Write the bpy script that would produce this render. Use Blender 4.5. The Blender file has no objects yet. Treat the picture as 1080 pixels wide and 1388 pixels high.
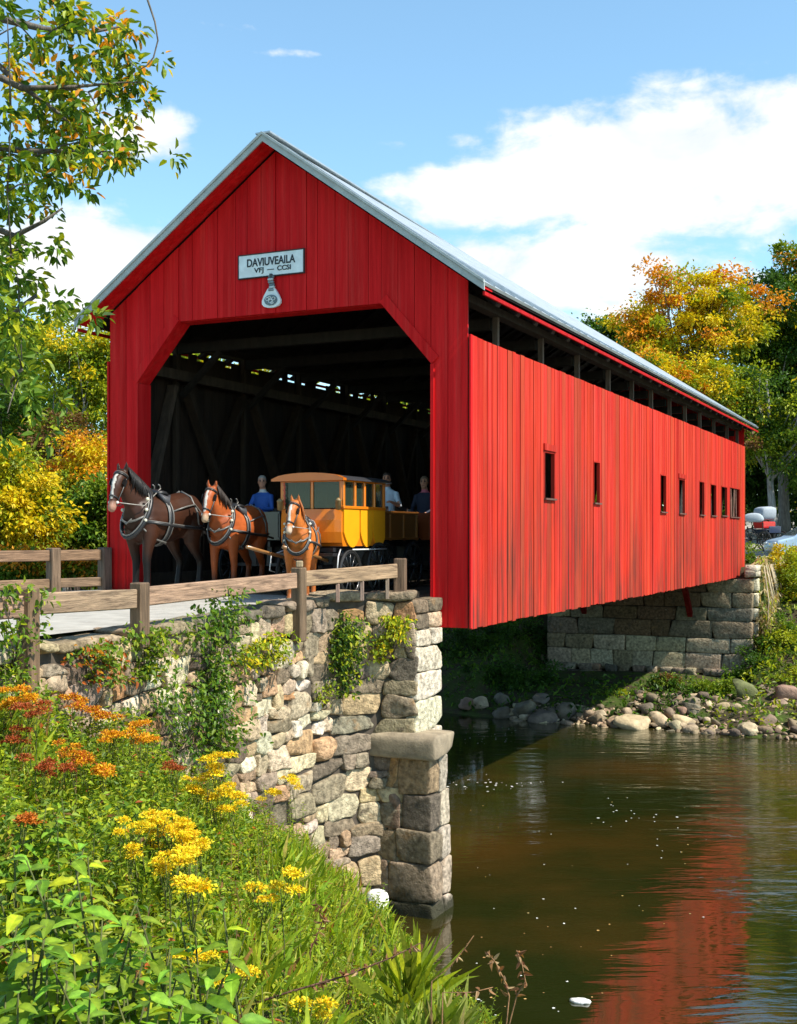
import bpy, bmesh, math, random
import numpy as np
from mathutils import Vector, Matrix

R = math.radians
random.seed(11)
rng = np.random.default_rng(11)
SC = bpy.context.scene
COL = SC.collection

# ------------------------------------------------------------------ frames
F, CX, HY, CZ = 1629.0, 540.0, 725.0, 1.05          # focal length in photo pixels, horizon row, eye height
UX, UY = 0.4242, 0.9056                              # bridge axis on the ground
C0 = (1.166, 20.0)                                   # near right corner of the bridge
BANG = math.atan2(UY, UX)

def P(px, py, d):
    return Vector(((px - CX) / F * d, d, CZ + (HY - py) / F * d))

def L(s, t, z=0.0):
    return Vector((C0[0] + UX * s - UY * t, C0[1] + UY * s + UX * t, z))

def s_of_px(px, t=0.0):
    r = (px - CX) / F
    ax, ay = C0[0] - UY * t, C0[1] + UX * t
    return (ax - r * ay) / (r * UY - UX)

# ------------------------------------------------------------------ mesh builder
class MB:
    def __init__(self):
        self.v = []; self.f = []; self.c = []; self.n = 0; self.mi = []
        self.col = (1, 1, 1); self.mat = 0
    def add(self, verts, faces, col=None):
        verts = np.asarray(verts, dtype=np.float64).reshape(-1, 3)
        k = self.n
        self.v.append(verts)
        c = np.empty((len(verts), 3)); c[:] = col if col is not None else self.col
        self.c.append(c)
        for q in faces:
            self.f.append([i + k for i in q]); self.mi.append(self.mat)
        self.n += len(verts)
    def box(self, c, size, ax=None, col=None, bev=0.0):
        hx, hy, hz = size[0] / 2, size[1] / 2, size[2] / 2
        if bev > 0 and min(hx, hy, hz) > bev * 1.2:
            pts = []
            for sx in (-1, 1):
                for sy in (-1, 1):
                    for sz in (-1, 1):
                        pts += [(sx * hx, sy * (hy - bev), sz * (hz - bev)), (sx * (hx - bev), sy * hy, sz * (hz - bev)), (sx * (hx - bev), sy * (hy - bev), sz * hz)]
            def k(sx, sy, sz, a): return ((sx > 0) * 4 + (sy > 0) * 2 + (sz > 0)) * 3 + a
            fs = []
            for s in (-1, 1):
                q = [k(s, -1, -1, 0), k(s, 1, -1, 0), k(s, 1, 1, 0), k(s, -1, 1, 0)]; fs.append(q if s > 0 else q[::-1])
                q = [k(-1, s, -1, 1), k(-1, s, 1, 1), k(1, s, 1, 1), k(1, s, -1, 1)]; fs.append(q if s > 0 else q[::-1])
                q = [k(-1, -1, s, 2), k(1, -1, s, 2), k(1, 1, s, 2), k(-1, 1, s, 2)]; fs.append(q if s > 0 else q[::-1])
            for a in (-1, 1):
                for b in (-1, 1):
                    fs.append([k(a, b, -1, 0), k(a, b, 1, 0), k(a, b, 1, 1), k(a, b, -1, 1)])
                    fs.append([k(a, -1, b, 0), k(a, 1, b, 0), k(a, 1, b, 2), k(a, -1, b, 2)])
                    fs.append([k(-1, a, b, 1), k(1, a, b, 1), k(1, a, b, 2), k(-1, a, b, 2)])
                    for e in (-1, 1):
                        fs.append([k(a, b, e, 0), k(a, b, e, 1), k(a, b, e, 2)])
            v = np.array(pts)
        else:
            v = np.array([(x, y, z) for x in (-hx, hx) for y in (-hy, hy) for z in (-hz, hz)])
            fs = [[0, 1, 3, 2], [4, 6, 7, 5], [0, 4, 5, 1], [2, 3, 7, 6], [0, 2, 6, 4], [1, 5, 7, 3]]
        if ax is not None:
            v = v @ np.array(ax)
        self.add(v + np.array(c), fs, col)
    def beam(self, a, b, w, h, up=(0, 0, 1), col=None, bev=0.0):
        a = Vector(a); b = Vector(b); d = b - a; l = d.length; d.normalize()
        up = Vector(up); sd = d.cross(up)
        if sd.length < 1e-4: sd = d.cross(Vector((1, 0, 0)))
        sd.normalize(); u2 = sd.cross(d)
        self.box((a + b) / 2, (l, w, h), [list(d), list(sd), list(u2)], col, bev)
    def tube(self, pts, r, n=8, col=None, cap=True):
        pts = [Vector(p) for p in pts]; m = len(pts)
        rs = r if hasattr(r, '__len__') else [r] * m
        vs = []; prev = None
        for i, p in enumerate(pts):
            t = (pts[min(i + 1, m - 1)] - pts[max(i - 1, 0)])
            if t.length < 1e-9: t = Vector((0, 0, 1))
            t.normalize()
            if prev is None:
                prev = t.cross(Vector((0.31, 0.2, 0.93)))
                if prev.length < 1e-3: prev = t.cross(Vector((1, 0, 0)))
            a = (prev - t * prev.dot(t)); a.normalize(); b = t.cross(a); prev = a
            for k in range(n):
                w = 2 * math.pi * k / n
                vs.append(p + (a * math.cos(w) + b * math.sin(w)) * rs[i])
        fs = [[i * n + k, i * n + (k + 1) % n, (i + 1) * n + (k + 1) % n, (i + 1) * n + k] for i in range(m - 1) for k in range(n)]
        if cap:
            fs.append(list(range(n))[::-1]); fs.append([(m - 1) * n + k for k in range(n)])
        self.add([tuple(p) for p in vs], fs, col)
    def loop(self, pts, r, n=6, col=None):
        pts = [Vector(p) for p in pts]; m = len(pts); vs = []
        cen = sum(pts, Vector()) / m
        for i, p in enumerate(pts):
            t = (pts[(i + 1) % m] - pts[i - 1]).normalized()
            o = p - cen; o = (o - t * o.dot(t)).normalized(); b = t.cross(o)
            rr = r if not hasattr(r, '__len__') else None
            for k in range(n):
                w = 2 * math.pi * k / n
                q = (o * math.cos(w) * (r if rr else r[0]) + b * math.sin(w) * (r if rr else r[1]))
                vs.append(p + q)
        fs = [[i * n + k, i * n + (k + 1) % n, ((i + 1) % m) * n + (k + 1) % n, ((i + 1) % m) * n + k] for i in range(m) for k in range(n)]
        self.add([tuple(p) for p in vs], fs, col)
    def loft(self, secs, side=(0, 1, 0), n=16, col=None):
        """secs: (centre, half width along side, half height)"""
        cs = [Vector(s[0]) for s in secs]; m = len(secs); vs = []
        sd0 = Vector(side)
        for i, s in enumerate(secs):
            t = cs[min(i + 1, m - 1)] - cs[max(i - 1, 0)]; t.normalize()
            sd = (sd0 - t * sd0.dot(t)); sd.normalize(); up = t.cross(sd)
            for k in range(n):
                w = 2 * math.pi * k / n
                vs.append(cs[i] + sd * (math.cos(w) * s[1]) + up * (math.sin(w) * s[2]))
        fs = [[i * n + k, i * n + (k + 1) % n, (i + 1) * n + (k + 1) % n, (i + 1) * n + k] for i in range(m - 1) for k in range(n)]
        k0 = len(vs); vs.append(cs[0]); vs.append(cs[-1])
        for k in range(n):
            fs.append([k0, (k + 1) % n, k]); fs.append([k0 + 1, (m - 1) * n + k, (m - 1) * n + (k + 1) % n])
        self.add([tuple(p) for p in vs], fs, col)
    def ball(self, c, r, n=10, m=7, col=None):
        r = r if hasattr(r, '__len__') else (r, r, r)
        vs = [(c[0], c[1], c[2] + r[2])]; fs = []
        for i in range(1, m):
            a = math.pi * i / m
            for k in range(n):
                w = 2 * math.pi * k / n
                vs.append((c[0] + r[0] * math.sin(a) * math.cos(w), c[1] + r[1] * math.sin(a) * math.sin(w), c[2] + r[2] * math.cos(a)))
        vs.append((c[0], c[1], c[2] - r[2]))
        for k in range(n):
            fs.append([0, 1 + k, 1 + (k + 1) % n])
            fs.append([len(vs) - 1, 1 + (m - 2) * n + (k + 1) % n, 1 + (m - 2) * n + k])
            for i in range(m - 2):
                fs.append([1 + i * n + k, 1 + (i + 1) * n + k, 1 + (i + 1) * n + (k + 1) % n, 1 + i * n + (k + 1) % n])
        self.add(vs, fs, col)
    def prism(self, poly, z0, z1, frame=None, col=None):
        """poly of 2-d points extruded along the third axis; frame maps (a,b,c)->xyz"""
        n = len(poly)
        f = frame or (lambda a, b, c: (a, b, c))
        vs = [f(a, b, z0) for a, b in poly] + [f(a, b, z1) for a, b in poly]
        fs = [list(range(n))[::-1], [n + i for i in range(n)]] + [[i, (i + 1) % n, n + (i + 1) % n, n + i] for i in range(n)]
        self.add(vs, fs, col)
    def lathe(self, prof, c=(0, 0, 0), ax=(0, 0, 1), n=20, col=None):
        ax = Vector(ax).normalized(); a = ax.cross(Vector((0.3, 0.9, 0.1))).normalized(); b = ax.cross(a); c = Vector(c)
        vs = []; m = len(prof)
        for r, h in prof:
            for k in range(n):
                w = 2 * math.pi * k / n
                vs.append(tuple(c + ax * h + (a * math.cos(w) + b * math.sin(w)) * r))
        fs = [[i * n + k, i * n + (k + 1) % n, (i + 1) * n + (k + 1) % n, (i + 1) * n + k] for i in range(m - 1) for k in range(n)]
        self.add(vs, fs, col)
    def arrays(self):
        return np.concatenate(self.v), self.f, np.concatenate(self.c)

def mesh_from(name, V, faces, colors, mats, mi=None, smooth=True):
    me = bpy.data.meshes.new(name)
    V = np.ascontiguousarray(V, dtype=np.float32)
    if isinstance(faces, np.ndarray):                # regular polygons, fast path
        nf, k = faces.shape
        me.vertices.add(len(V)); me.vertices.foreach_set('co', V.ravel())
        me.loops.add(nf * k); me.loops.foreach_set('vertex_index', faces.astype(np.int32).ravel())
        me.polygons.add(nf); me.polygons.foreach_set('loop_start', (np.arange(nf) * k).astype(np.int32))
        me.update(calc_edges=True)
    else:
        me.from_pydata(V.tolist(), [], faces)
        me.update()
    if colors is not None:
        at = me.color_attributes.new('Col', 'FLOAT_COLOR', 'POINT')
        c = np.ones((len(V), 4), dtype=np.float32); c[:, :3] = colors
        at.data.foreach_set('color', c.ravel())
    for m in (mats if isinstance(mats, (list, tuple)) else [mats]):
        me.materials.append(m)
    if mi is not None and len(set(mi)) > 1:
        me.polygons.foreach_set('material_index', np.array(mi, dtype=np.int32))
    me.polygons.foreach_set('use_smooth', np.full(len(me.polygons), smooth, dtype=bool))
    me.update()
    return me

def tag(o, label=None, cat=None, group=None, kind=None):
    if label: o['label'] = label
    if cat: o['category'] = cat
    if group: o['group'] = group
    if kind: o['kind'] = kind
    return o

XF = {}
def thing(name, label, cat, loc=(0, 0, 0), rot=0.0, group=None, scale=1.0):
    o = bpy.data.objects.new(name, None); COL.objects.link(o)
    o.empty_display_size = 0.2
    o.location = loc; o.rotation_euler = (0, 0, rot); o.scale = (scale,) * 3
    XF[o.name] = Matrix.Translation(Vector(loc)) @ Matrix.Rotation(rot, 4, 'Z') @ Matrix.Scale(scale, 4)
    return tag(o, label, cat, group)

def xform(V, M):
    M = np.array(M); return V @ M[:3, :3].T + M[:3, 3]

def put(name, me, parent=None):
    o = bpy.data.objects.new(name, me); COL.objects.link(o)
    if parent is not None: o.parent = parent
    return o

def build(name, mb, mats, parent=None, world=False, smooth=False, label=None):
    if isinstance(mb, MB):
        V, fc, c = mb.arrays(); mi = mb.mi
    else:
        V, fc, c = mb; mi = None
    loc = None
    if parent is not None and world:
        V = xform(V, XF[parent.name].inverted())
    elif parent is None:
        loc = Vector(((V[:, 0].min() + V[:, 0].max()) / 2, (V[:, 1].min() + V[:, 1].max()) / 2, V[:, 2].min()))
        V = V - np.array(loc)
    o = put(name, mesh_from(name, V, fc, c, mats, mi, smooth), parent)
    if loc is not None:
        o.location = loc; XF[o.name] = Matrix.Translation(loc)
    if label: o['label'] = label
    return o

def remeshed(mb, voxel, smooth=3, colfn=None):
    """unite the overlapping volumes of a builder into one continuous skin"""
    V, fc, c = mb.arrays()
    me = bpy.data.meshes.new('tmp'); me.from_pydata(V.tolist(), [], fc); me.update()
    o = bpy.data.objects.new('tmp', me); COL.objects.link(o)
    m = o.modifiers.new('r', 'REMESH'); m.mode = 'VOXEL'; m.voxel_size = voxel
    s = o.modifiers.new('s', 'SMOOTH'); s.factor = 0.5; s.iterations = smooth
    dg = bpy.context.evaluated_depsgraph_get()
    e = o.evaluated_get(dg); m2 = e.to_mesh()
    nv = len(m2.vertices); co = np.empty(nv * 3, dtype=np.float32); m2.vertices.foreach_get('co', co)
    fcs = [list(p.vertices) for p in m2.polygons]
    e.to_mesh_clear()
    bpy.data.objects.remove(o); bpy.data.meshes.remove(me)
    co = co.reshape(-1, 3).astype(np.float64)
    cc = colfn(co) if colfn else np.ones((nv, 3))
    return co, fcs, cc

def wav(V, seed, amp, freq):
    """cheap smooth vector noise from a few sine waves"""
    r = np.random.default_rng(seed); out = np.zeros_like(V)
    for k in range(4):
        d = r.normal(size=3); d /= np.linalg.norm(d)
        ph = (V @ d) * freq * (0.7 + 0.6 * k) + r.uniform(0, 6.28)
        out += np.sin(ph)[:, None] * r.normal(size=3)[None, :] * amp / (1 + 0.6 * k)
    return out

# ------------------------------------------------------------------ materials
def new_mat(name):
    m = bpy.data.materials.new(name); m.use_nodes = True
    nt = m.node_tree; nt.nodes.clear()
    out = nt.nodes.new('ShaderNodeOutputMaterial')
    return m, nt, out
def N(nt, typ, **kw):
    n = nt.nodes.new(typ)
    for k, v in kw.items():
        if k.startswith('i_'):
            n.inputs[k[2:].replace('_', ' ')].default_value = v
        else: setattr(n, k, v)
    return n
def mixc(nt, a, b, fac, mode='MIX'):
    n = nt.nodes.new('ShaderNodeMix'); n.data_type = 'RGBA'; n.blend_type = mode
    def s(i, x):
        if hasattr(x, 'is_output') or hasattr(x, 'links'): nt.links.new(x, n.inputs[i])
        else: n.inputs[i].default_value = x if not (isinstance(x, tuple) and len(x) == 3) else (*x, 1)
    s(0, fac); s(6, a); s(7, b)
    return n.outputs[2]
def ramp(nt, src, p0, p1, c0=(0, 0, 0, 1), c1=(1, 1, 1, 1)):
    r = nt.nodes.new('ShaderNodeValToRGB')
    r.color_ramp.elements[0].position = p0; r.color_ramp.elements[1].position = p1
    r.color_ramp.elements[0].color = c0; r.color_ramp.elements[1].color = c1
    nt.links.new(src, r.inputs[0]); return r.outputs[0]
def noise_tex(nt, scale, detail=4, stretch=None, rough=0.55, coord='Object', dist=0.0):
    tc = nt.nodes.new('ShaderNodeTexCoord'); src = tc.outputs[coord]
    if stretch:
        mp = nt.nodes.new('ShaderNodeMapping'); mp.inputs['Scale'].default_value = stretch
        nt.links.new(src, mp.inputs[0]); src = mp.outputs[0]
    n = N(nt, 'ShaderNodeTexNoise'); n.inputs['Scale'].default_value = scale; n.inputs['Detail'].default_value = detail
    n.inputs['Roughness'].default_value = rough; n.inputs['Distortion'].default_value = dist
    nt.links.new(src, n.inputs['Vector']); return n.outputs['Fac']

def surf(name, color=None, rough=0.6, var=0.25, vscale=6.0, stretch=None, bump=0.0, bscale=30.0, bstretch=None, metal=0.0,
         spec=0.3, spots=None, bdist=0.02, coat=0.0):
    """principled surface; colour from a constant or the Col attribute, broken up by noise; spots=(colour, scale, lo, hi, stretch)"""
    m, nt, out = new_mat(name)
    b = N(nt, 'ShaderNodeBsdfPrincipled'); nt.links.new(b.outputs[0], out.inputs[0])
    b.inputs['Roughness'].default_value = rough; b.inputs['Metallic'].default_value = metal
    b.inputs['Specular IOR Level'].default_value = spec; b.inputs['Coat Weight'].default_value = coat
    if color is None:
        a = N(nt, 'ShaderNodeAttribute', attribute_name='Col'); c = a.outputs['Color']
    else:
        rgb = N(nt, 'ShaderNodeRGB'); rgb.outputs[0].default_value = (*color, 1); c = rgb.outputs[0]
    if var:
        nz = noise_tex(nt, vscale, 5, stretch)
        v = ramp(nt, nz, 0.3, 0.7, (1 - var,) * 3 + (1,), (1 + var,) * 3 + (1,))
        c = mixc(nt, c, v, 1.0, 'MULTIPLY')
    if spots:
        for sp in (spots if isinstance(spots, list) else [spots]):
            nz = noise_tex(nt, sp[1], 6, sp[4] if len(sp) > 4 else None, 0.6)
            c = mixc(nt, c, sp[0], ramp(nt, nz, sp[2], sp[3]))
    nt.links.new(c, b.inputs['Base Color'])
    if bump:
        nz = noise_tex(nt, bscale, 5, bstretch, 0.65)
        bm = N(nt, 'ShaderNodeBump'); bm.inputs['Strength'].default_value = bump; bm.inputs['Distance'].default_value = bdist
        nt.links.new(nz, bm.inputs['Height']); nt.links.new(bm.outputs[0], b.inputs['Normal'])
    return m

def leaf_mat(name, trans=0.35, rough=0.5):
    m, nt, out = new_mat(name)
    a = N(nt, 'ShaderNodeAttribute', attribute_name='Col')
    b = N(nt, 'ShaderNodeBsdfPrincipled'); b.inputs['Roughness'].default_value = rough
    b.inputs['Specular IOR Level'].default_value = 0.25
    lc = mixc(nt, a.outputs['Color'], ramp(nt, noise_tex(nt, 38, 4), 0.3, 0.7, (0.68, 0.72, 0.7, 1), (1.3, 1.24, 1.2, 1)), 1.0, 'MULTIPLY')
    nt.links.new(lc, b.inputs['Base Color'])
    t = N(nt, 'ShaderNodeBsdfTranslucent')
    tc = mixc(nt, lc, (1.35, 1.3, 0.5), 1.0, 'MULTIPLY')
    nt.links.new(tc, t.inputs['Color'])
    mx = N(nt, 'ShaderNodeMixShader'); mx.inputs[0].default_value = trans
    nt.links.new(b.outputs[0], mx.inputs[1]); nt.links.new(t.outputs[0], mx.inputs[2]); nt.links.new(mx.outputs[0], out.inputs[0])
    return m

def red_mat(name, base, worn):
    """old barn-red paint: per-board tint, long vertical streaks, faded and bare patches"""
    m, nt, out = new_mat(name)
    b = N(nt, 'ShaderNodeBsdfPrincipled'); nt.links.new(b.outputs[0], out.inputs[0])
    b.inputs['Roughness'].default_value = 0.62; b.inputs['Specular IOR Level'].default_value = 0.08
    a = N(nt, 'ShaderNodeAttribute', attribute_name='Col')
    c = mixc(nt, base, a.outputs['Color'], 1.0, 'MULTIPLY')
    st = noise_tex(nt, 1.0, 6, (7, 7, 0.3), 0.7)
    c = mixc(nt, c, ramp(nt, st, 0.3, 0.72, (0.7, 0.52, 0.52, 1), (1.18, 1.7, 1.6, 1)), 1.0, 'MULTIPLY')
    if worn > 0:
        f1 = noise_tex(nt, 1.0, 7, (9, 9, 0.22), 0.75)
        c = mixc(nt, c, (0.62, 0.1, 0.075), ramp(nt, f1, 0.5, 0.72, (0, 0, 0, 1), (0.55 * worn, 0.55 * worn, 0.55 * worn, 1)))
        big = noise_tex(nt, 0.32, 3, (1.6, 1.6, 0.8)); f2 = noise_tex(nt, 1.0, 8, (10, 10, 0.35), 0.75)
        mm = N(nt, 'ShaderNodeMath', operation='MULTIPLY')
        nt.links.new(ramp(nt, big, 0.4, 0.54), mm.inputs[0]); nt.links.new(ramp(nt, f2, 0.42, 0.58), mm.inputs[1])
        # bare dark wood streaks sit on the lower half of the boards, where the weather reaches
        tc = N(nt, 'ShaderNodeTexCoord'); sx = N(nt, 'ShaderNodeSeparateXYZ'); nt.links.new(tc.outputs['Object'], sx.inputs[0])
        mr = N(nt, 'ShaderNodeMapRange'); mr.inputs['From Min'].default_value = 3.2; mr.inputs['From Max'].default_value = 0.4
        nt.links.new(sx.outputs['Z'], mr.inputs['Value'])
        m2 = N(nt, 'ShaderNodeMath', operation='MULTIPLY'); nt.links.new(mm.outputs[0], m2.inputs[0]); nt.links.new(mr.outputs[0], m2.inputs[1])
        m3 = N(nt, 'ShaderNodeMath', operation='MULTIPLY'); nt.links.new(m2.outputs[0], m3.inputs[0]); m3.inputs[1].default_value = 0.85 * worn
        c = mixc(nt, c, (0.07, 0.03, 0.022), m3.outputs[0])
    nt.links.new(c, b.inputs['Base Color'])
    bz = noise_tex(nt, 1.0, 6, (60, 60, 3.0), 0.7)
    bm = N(nt, 'ShaderNodeBump'); bm.inputs['Strength'].default_value = 0.35; bm.inputs['Distance'].default_value = 0.012
    nt.links.new(bz, bm.inputs['Height']); nt.links.new(bm.outputs[0], b.inputs['Normal'])
    return m

M = {}
M['red'] = red_mat('barn_red_paint', (0.64, 0.010, 0.012), 0.5)
M['redside'] = red_mat('weathered_red_paint', (0.52, 0.024, 0.013), 1.0)
M['wood_dark'] = surf('old_dark_timber', None, 0.8, 0.35, 1.0, (10, 10, 2), 0.5, 1.0, (60, 60, 6))
M['timber'] = surf('weathered_fence_post', None, 0.8, 0.45, 1.0, (26, 26, 2), 0.7, 1, (60, 60, 5), spots=((0.08, 0.055, 0.035), 1.0, 0.56, 0.75, (9, 9, 2)))
M['rail'] = surf('weathered_fence_rail', None, 0.8, 0.5, 1.0, (2.2, 2.2, 30), 0.7, 1, (4, 4, 70), spots=[((0.09, 0.055, 0.035), 1.0, 0.54, 0.72, (3, 3, 16)), ((0.02, 0.015, 0.01), 7.0, 0.72, 0.78)])
M['metal_roof'] = surf('galvanised_roof', (0.40, 0.44, 0.46), 0.42, 0.18, 2.0, (1, 3, 3), 0.1, 8, None, 0.55, 0.5, spots=((0.25, 0.2, 0.17), 3, 0.66, 0.9))
M['trim'] = surf('grey_white_trim', (0.40, 0.43, 0.42), 0.55, 0.15, 4.0, None, 0.15, 40)
M['stone'] = surf('rubble_stone', None, 0.85, 0.5, 11.0, None, 1.0, 16, None, 0, 0.15,
                  spots=[((0.26, 0.15, 0.065), 3.2, 0.62, 0.78), ((0.07, 0.055, 0.04), 4.5, 0.57, 0.76), ((0.46, 0.38, 0.26), 15.0, 0.62, 0.78)], bdist=0.05)
def damp(m):
    '''dark wet tide line where the stone stands in the river'''
    nt = m.node_tree; b = next(n for n in nt.nodes if n.type == 'BSDF_PRINCIPLED'); src = b.inputs['Base Color'].links[0].from_socket
    g = N(nt, 'ShaderNodeNewGeometry'); sx = N(nt, 'ShaderNodeSeparateXYZ'); nt.links.new(g.outputs['Position'], sx.inputs[0])
    ad = N(nt, 'ShaderNodeMath', operation='MULTIPLY_ADD'); nt.links.new(noise_tex(nt, 3.0, 5), ad.inputs[0]); ad.inputs[1].default_value = -0.7; nt.links.new(sx.outputs['Z'], ad.inputs[2])
    mr = N(nt, 'ShaderNodeMapRange'); mr.inputs['From Min'].default_value = -5.0; mr.inputs['From Max'].default_value = -5.16; nt.links.new(ad.outputs[0], mr.inputs['Value'])
    c = mixc(nt, src, (0.045, 0.042, 0.025), mr.outputs[0]); nt.links.new(c, b.inputs['Base Color'])
damp(M['stone'])
M['mortar'] = surf('earth_joint', (0.075, 0.06, 0.045), 0.95, 0.3, 8)
M['concrete'] = surf('old_cap_stone', None, 0.85, 0.3, 5.0, None, 0.5, 30, spots=((0.13, 0.11, 0.09), 4, 0.58, 0.8))
M['bark'] = surf('tree_bark', None, 0.9, 0.4, 1.0, (14, 14, 3), 0.8, 1.0, (30, 30, 7), bdist=0.03)
M['leaf'] = leaf_mat('leaf')
M['flower'] = leaf_mat('petal', 0.25, 0.6)
M['paint'] = surf('coach_paint', None, 0.28, 0.06, 3.0, None, 0, 1, None, 0, 0.5, coat=0.3)
M['black'] = surf('black_ironwork', (0.018, 0.018, 0.02), 0.4, 0.2, 8, None, 0, 1, None, 0, 0.5)
M['coat'] = surf('horse_coat', None, 0.45, 0.14, 7.0, (1, 1, 2), 0.12, 120, None, 0, 0.25)
M['hair'] = surf('horse_hair', None, 0.5, 0.3, 1.0, (40, 40, 8), 0.4, 1.0, (90, 90, 12))
M['leather'] = surf('harness', None, 0.4, 0.15, 20, None, 0.1, 60, None, 0, 0.5)
M['skin'] = surf('skin_and_cloth', None, 0.7, 0.08, 14, None, 0.12, 60)
M['rubber'] = surf('tyre', (0.02, 0.02, 0.02), 0.7, 0.2, 12)
def glass_mat(name, col, rough=0.05):
    m, nt, out = new_mat(name)
    b = N(nt, 'ShaderNodeBsdfPrincipled'); nt.links.new(b.outputs[0], out.inputs[0])
    b.inputs['Base Color'].default_value = (*col, 1); b.inputs['Roughness'].default_value = rough
    b.inputs['Alpha'].default_value = 0.75
    return m
M['glass'] = glass_mat('dark_glass', (0.03, 0.045, 0.03))
M['rock'] = surf('river_rock', None, 0.85, 0.35, 3.5, None, 0.7, 9, spots=((0.08, 0.075, 0.06), 2.5, 0.6, 0.8), bdist=0.05)
# ------------------------------------------------------------------ camera, sun, sky
cam = bpy.data.cameras.new('Camera'); co = bpy.data.objects.new('Camera', cam); COL.objects.link(co)
co.location = (0, 0, CZ); co.rotation_euler = (R(90), 0, 0)
cam.sensor_fit = 'HORIZONTAL'; cam.sensor_width = 36; cam.lens = F / 1080 * 36
cam.shift_y = (HY - 694) / 1080; cam.clip_start = 0.05; cam.clip_end = 5000
SC.camera = co

SUN = Vector((0.858 * 0.9056 - 0.035 * UX, 0.858 * -0.4242 - 0.035 * UY, 1.0)).normalized()
sl = bpy.data.lights.new('Sun', 'SUN'); so = bpy.data.objects.new('Sun', sl); COL.objects.link(so)
sl.energy = 5.0; sl.angle = R(0.5); sl.color = (1.0, 0.94, 0.83)
so.rotation_euler = SUN.to_track_quat('Z', 'Y').to_euler(); so.location = (30, -20, 40)

SC.view_settings.view_transform = 'Standard'; SC.view_settings.look = 'None'
SC.view_settings.exposure = 0.72; SC.view_settings.gamma = 1.0

w = bpy.data.worlds.new('World'); SC.world = w; w.use_nodes = True
nt = w.node_tree; nt.nodes.clear()
wo = N(nt, 'ShaderNodeOutputWorld'); bg = N(nt, 'ShaderNodeBackground'); nt.links.new(bg.outputs[0], wo.inputs[0])
bg.inputs['Strength'].default_value = 0.13
sky = N(nt, 'ShaderNodeTexSky', sky_type='NISHITA', sun_disc=False)
sky.sun_elevation = math.asin(SUN.z); sky.sun_rotation = math.atan2(SUN.x, SUN.y)
sky.air_density = 1.0; sky.dust_density = 0.15; sky.ozone_density = 1.2; sky.altitude = 200
def dir_of(px, py):
    az = math.atan((px - CX) / F); el = math.atan((HY - py) / F * math.cos(az)); return az, el
tc = N(nt, 'ShaderNodeTexCoord'); sep = N(nt, 'ShaderNodeSeparateXYZ'); nt.links.new(tc.outputs['Generated'], sep.inputs[0])
def mth(op, a, b=None, c=None, clamp=False):
    n = N(nt, 'ShaderNodeMath', operation=op, use_clamp=clamp)
    for i, x in enumerate((a, b, c)):
        if x is None: continue
        if hasattr(x, 'links'): nt.links.new(x, n.inputs[i])
        else: n.inputs[i].default_value = x
    return n.outputs[0]
AZ = mth('ARCTAN2', sep.outputs[0], sep.outputs[1]); EL = mth('ARCSINE', sep.outputs[2])
def wnoise(scale, stretch, detail, rough, off):
    cb = N(nt, 'ShaderNodeCombineXYZ'); nt.links.new(mth('MULTIPLY', AZ, stretch[0]), cb.inputs[0]); nt.links.new(mth('MULTIPLY', EL, stretch[1]), cb.inputs[1]); cb.inputs[2].default_value = off
    n = N(nt, 'ShaderNodeTexNoise'); n.inputs['Scale'].default_value = scale; n.inputs['Detail'].default_value = detail; n.inputs['Roughness'].default_value = rough
    n.inputs['Distortion'].default_value = 0.25
    nt.links.new(cb.outputs[0], n.inputs['Vector']); return n.outputs['Fac']
n1 = wnoise(9.0, (1, 2.0), 7, 0.56, 1.3); n2 = wnoise(3.0, (1, 3.5), 5, 0.6, 7.7); n3 = wnoise(30.0, (1, 1.5), 6, 0.6, 3.1)
BL = None
clouds = [(900, 215, 270, 85, 1.05), (1120, 215, 260, 110, 1.0), (690, 265, 210, 60, .9), (740, 365, 330, 60, .95), (1000, 285, 190, 50, .8), (200, 185, 90, 40, .9), (135, 350, 170, 75, 1.0),
          (90, 160, 90, 60, .5), (540, 195, 45, 14, .5), (640, 190, 60, 14, .55), (300, 35, 110, 9, .46), (400, 72, 80, 8, .42), (880, 425, 160, 45, .6), (430, 330, 160, 60, .35), (1500, 200, 300, 120, .8), (1050, -330, 500, 140, .8), (-350, 200, 300, 90, .8), (-250, 420, 500, 70, .6), (1700, 420, 600, 70, .6)]  # the cloud high above the frame is added to whiten the river reflection
for px, py, rx, ry, amp in clouds:
    a0, e0 = dir_of(px, py); ra, re = rx / F, ry / F
    u = mth('DIVIDE', mth('SUBTRACT', AZ, a0), ra); v = mth('DIVIDE', mth('SUBTRACT', EL, e0), re)
    g = mth('MULTIPLY', mth('EXPONENT', mth('MULTIPLY', mth('ADD', mth('MULTIPLY', u, u), mth('MULTIPLY', v, v)), -1.0)), amp)
    BL = g if BL is None else mth('MAXIMUM', BL, g)
nn = mth('ADD', mth('MULTIPLY', mth('SUBTRACT', n1, 0.5), 1.5), mth('ADD', mth('MULTIPLY', mth('SUBTRACT', n2, 0.5), 0.9), mth('MULTIPLY', mth('SUBTRACT', n3, 0.5), 0.6)))
dens = mth('MULTIPLY', mth('SUBTRACT', mth('ADD', BL, mth('MULTIPLY', nn, 1.0)), 0.33), 2.4, clamp=True)
mk = N(nt, 'ShaderNodeMapRange', interpolation_type='SMOOTHSTEP'); nt.links.new(dens, mk.inputs['Value'])
hz = N(nt, 'ShaderNodeMapRange'); hz.inputs['From Min'].default_value = 0.02; hz.inputs['From Max'].default_value = 0.06; nt.links.new(EL, hz.inputs['Value'])
mask = mth('MULTIPLY', mk.outputs[0], hz.outputs[0])
shade = N(nt, 'ShaderNodeMapRange'); nt.links.new(n1, shade.inputs['Value']); shade.inputs['From Min'].default_value = 0.35; shade.inputs['From Max'].default_value = 0.65
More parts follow.
